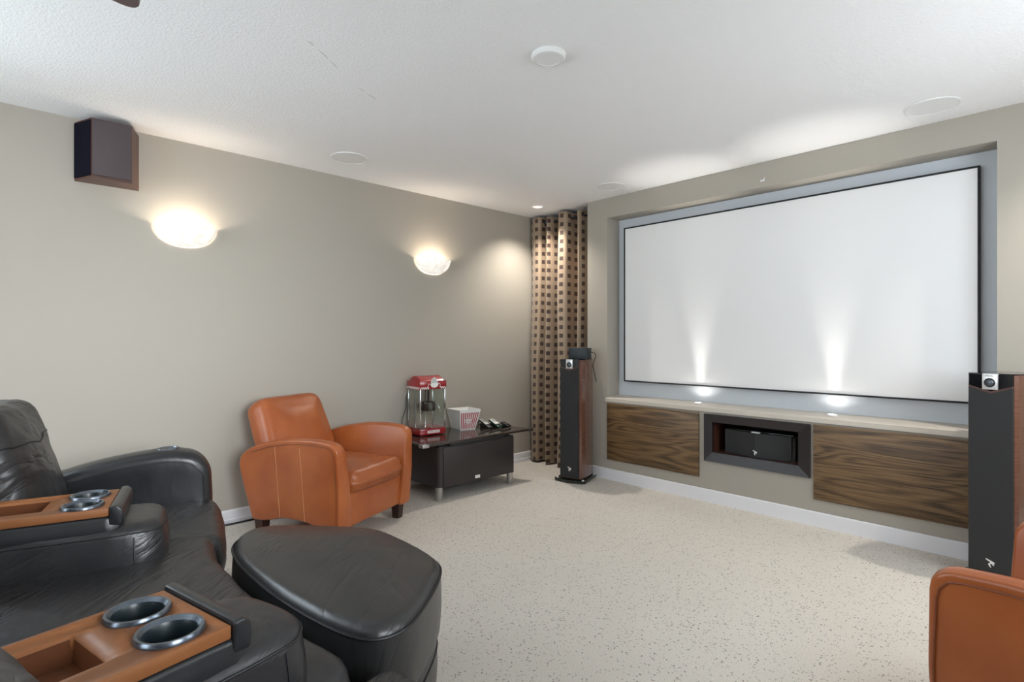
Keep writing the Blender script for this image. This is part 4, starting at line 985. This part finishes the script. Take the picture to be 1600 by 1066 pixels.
# bases under the seats
def base(pts):
    bm = BM(); add_prism(bm, lc(pts), .03, .26); return obj('base', bm, M_blk2, S, smooth=False)
bm = BM(); add_pillow(bm, round_poly(lc([(-3.14, .78), (-3.30, -.12), (-2.45, -.36), (-1.15, -.40), (-.25, -.22), (-.50, .62), (-1.12, .66), (-1.24, .56), (-1.8, .54), (-2.33, .58), (-2.42, .64), (-2.86, .77)]), .03), .03, .27, .01, .01, 0, 0, 0, n=140, rings=4, wob=.001); obj('base', bm, M_blk2, S)
# seams across the seat fronts
# back cushions
def back(F, x0, x1, y, z1, lean=.14):
    Mb = F @ Matrix.Translation(((x0 + x1) / 2, y, .40)) @ Matrix.Rotation(lean, 4, 'X'); hw = (x1 - x0) / 2; h = z1 - .40
    bm = BM(); pb = round_poly([(-hw, 0), (hw, 0), (hw * 1.02, h * .6), (hw * .93, h), (-hw * .93, h), (-hw * 1.02, h * .6)], [.04, .04, .12, .10, .10, .12], 6)
    add_pillow(bm, pb, -.06, .16, .06, .07, .03, .02, .01, axes=(0, 2, 1), n=110, rings=11, wob=.012, wsc=5.5, M=Mb, boxcrown=True); o = obj('back_cushion', bm, M_backl, S)
    bm = BM(); add_box(bm, -hw, hw, -.17, -.03, -.15, h - .12, bev=.04, seg=3, M=Mb); obj('back_shell', bm, M_blk2, o)
    seam_on(o, Mb, [(-hw * 1.02, .05, h * .74), (-hw * .9, .2, h * .72), (0, .3, h * .72), (hw * .9, .2, h * .72), (hw * 1.02, .05, h * .74)], .003)
back(F1, -.72, -.165, -.375, .955, .25)
Fm = W((-1.80, .306), (.0, 1.0))
back(Fm, -.50, .50, -.56, .97)
back(F2, .205, .76, -.495, .93)
# far arm with a sunken cup holder, near end arm
def sofa_arm(F, cupat):
    pr = [(-.72, .05), (.045, .05), (.058, .40), (.050, .58), (.0, .655), (-.12, .682), (-.30, .668), (-.50, .628), (-.72, .555)]
    bm = BM(); add_pillow(bm, round_poly(pr, [.02, .02, .05, .06, .08, .1, .1, .1, .03], 6), -.088, .088, .045, .045, 0, 0, .004, axes=(1, 2, 0), n=120, rings=8, wob=.002, wsc=5, M=F); o = obj('armrest', bm, M_blk2, S)
    seam_on(o, F, [(.1, .035, .40), (.1, .025, .55), (.1, -.03, .612), (.1, -.12, .632), (.1, -.30, .622), (.1, -.50, .575), (.1, -.68, .51)], .0028)
    if cupat is not None:
        Mx = F @ Matrix.Translation((0, cupat, .6772)) @ Matrix.Rotation(0.03, 4, 'X'); bm = BM(); r = .048
        add_lathe(bm, [(r - .010, .0), (r - .007, .006), (r - .002, .006), (r + .003, -.006)], 36, M=Mx); nf = len(bm.faces)
        add_lathe(bm, [(r - .010, .0), (r - .010, .0005), (0, .0005)], 36, M=Mx); bm.faces.ensure_lookup_table()
        for f_ in bm.faces[nf:]: f_.material_index = 1
        obj('cup_holder', bm, [M_ringm, M_cupin], o)
sofa_arm(W((-3.055, .745), (.235, .972)), -.13)
sofa_arm(F2 @ Matrix.Translation((1.0, .10, 0)), -.13)
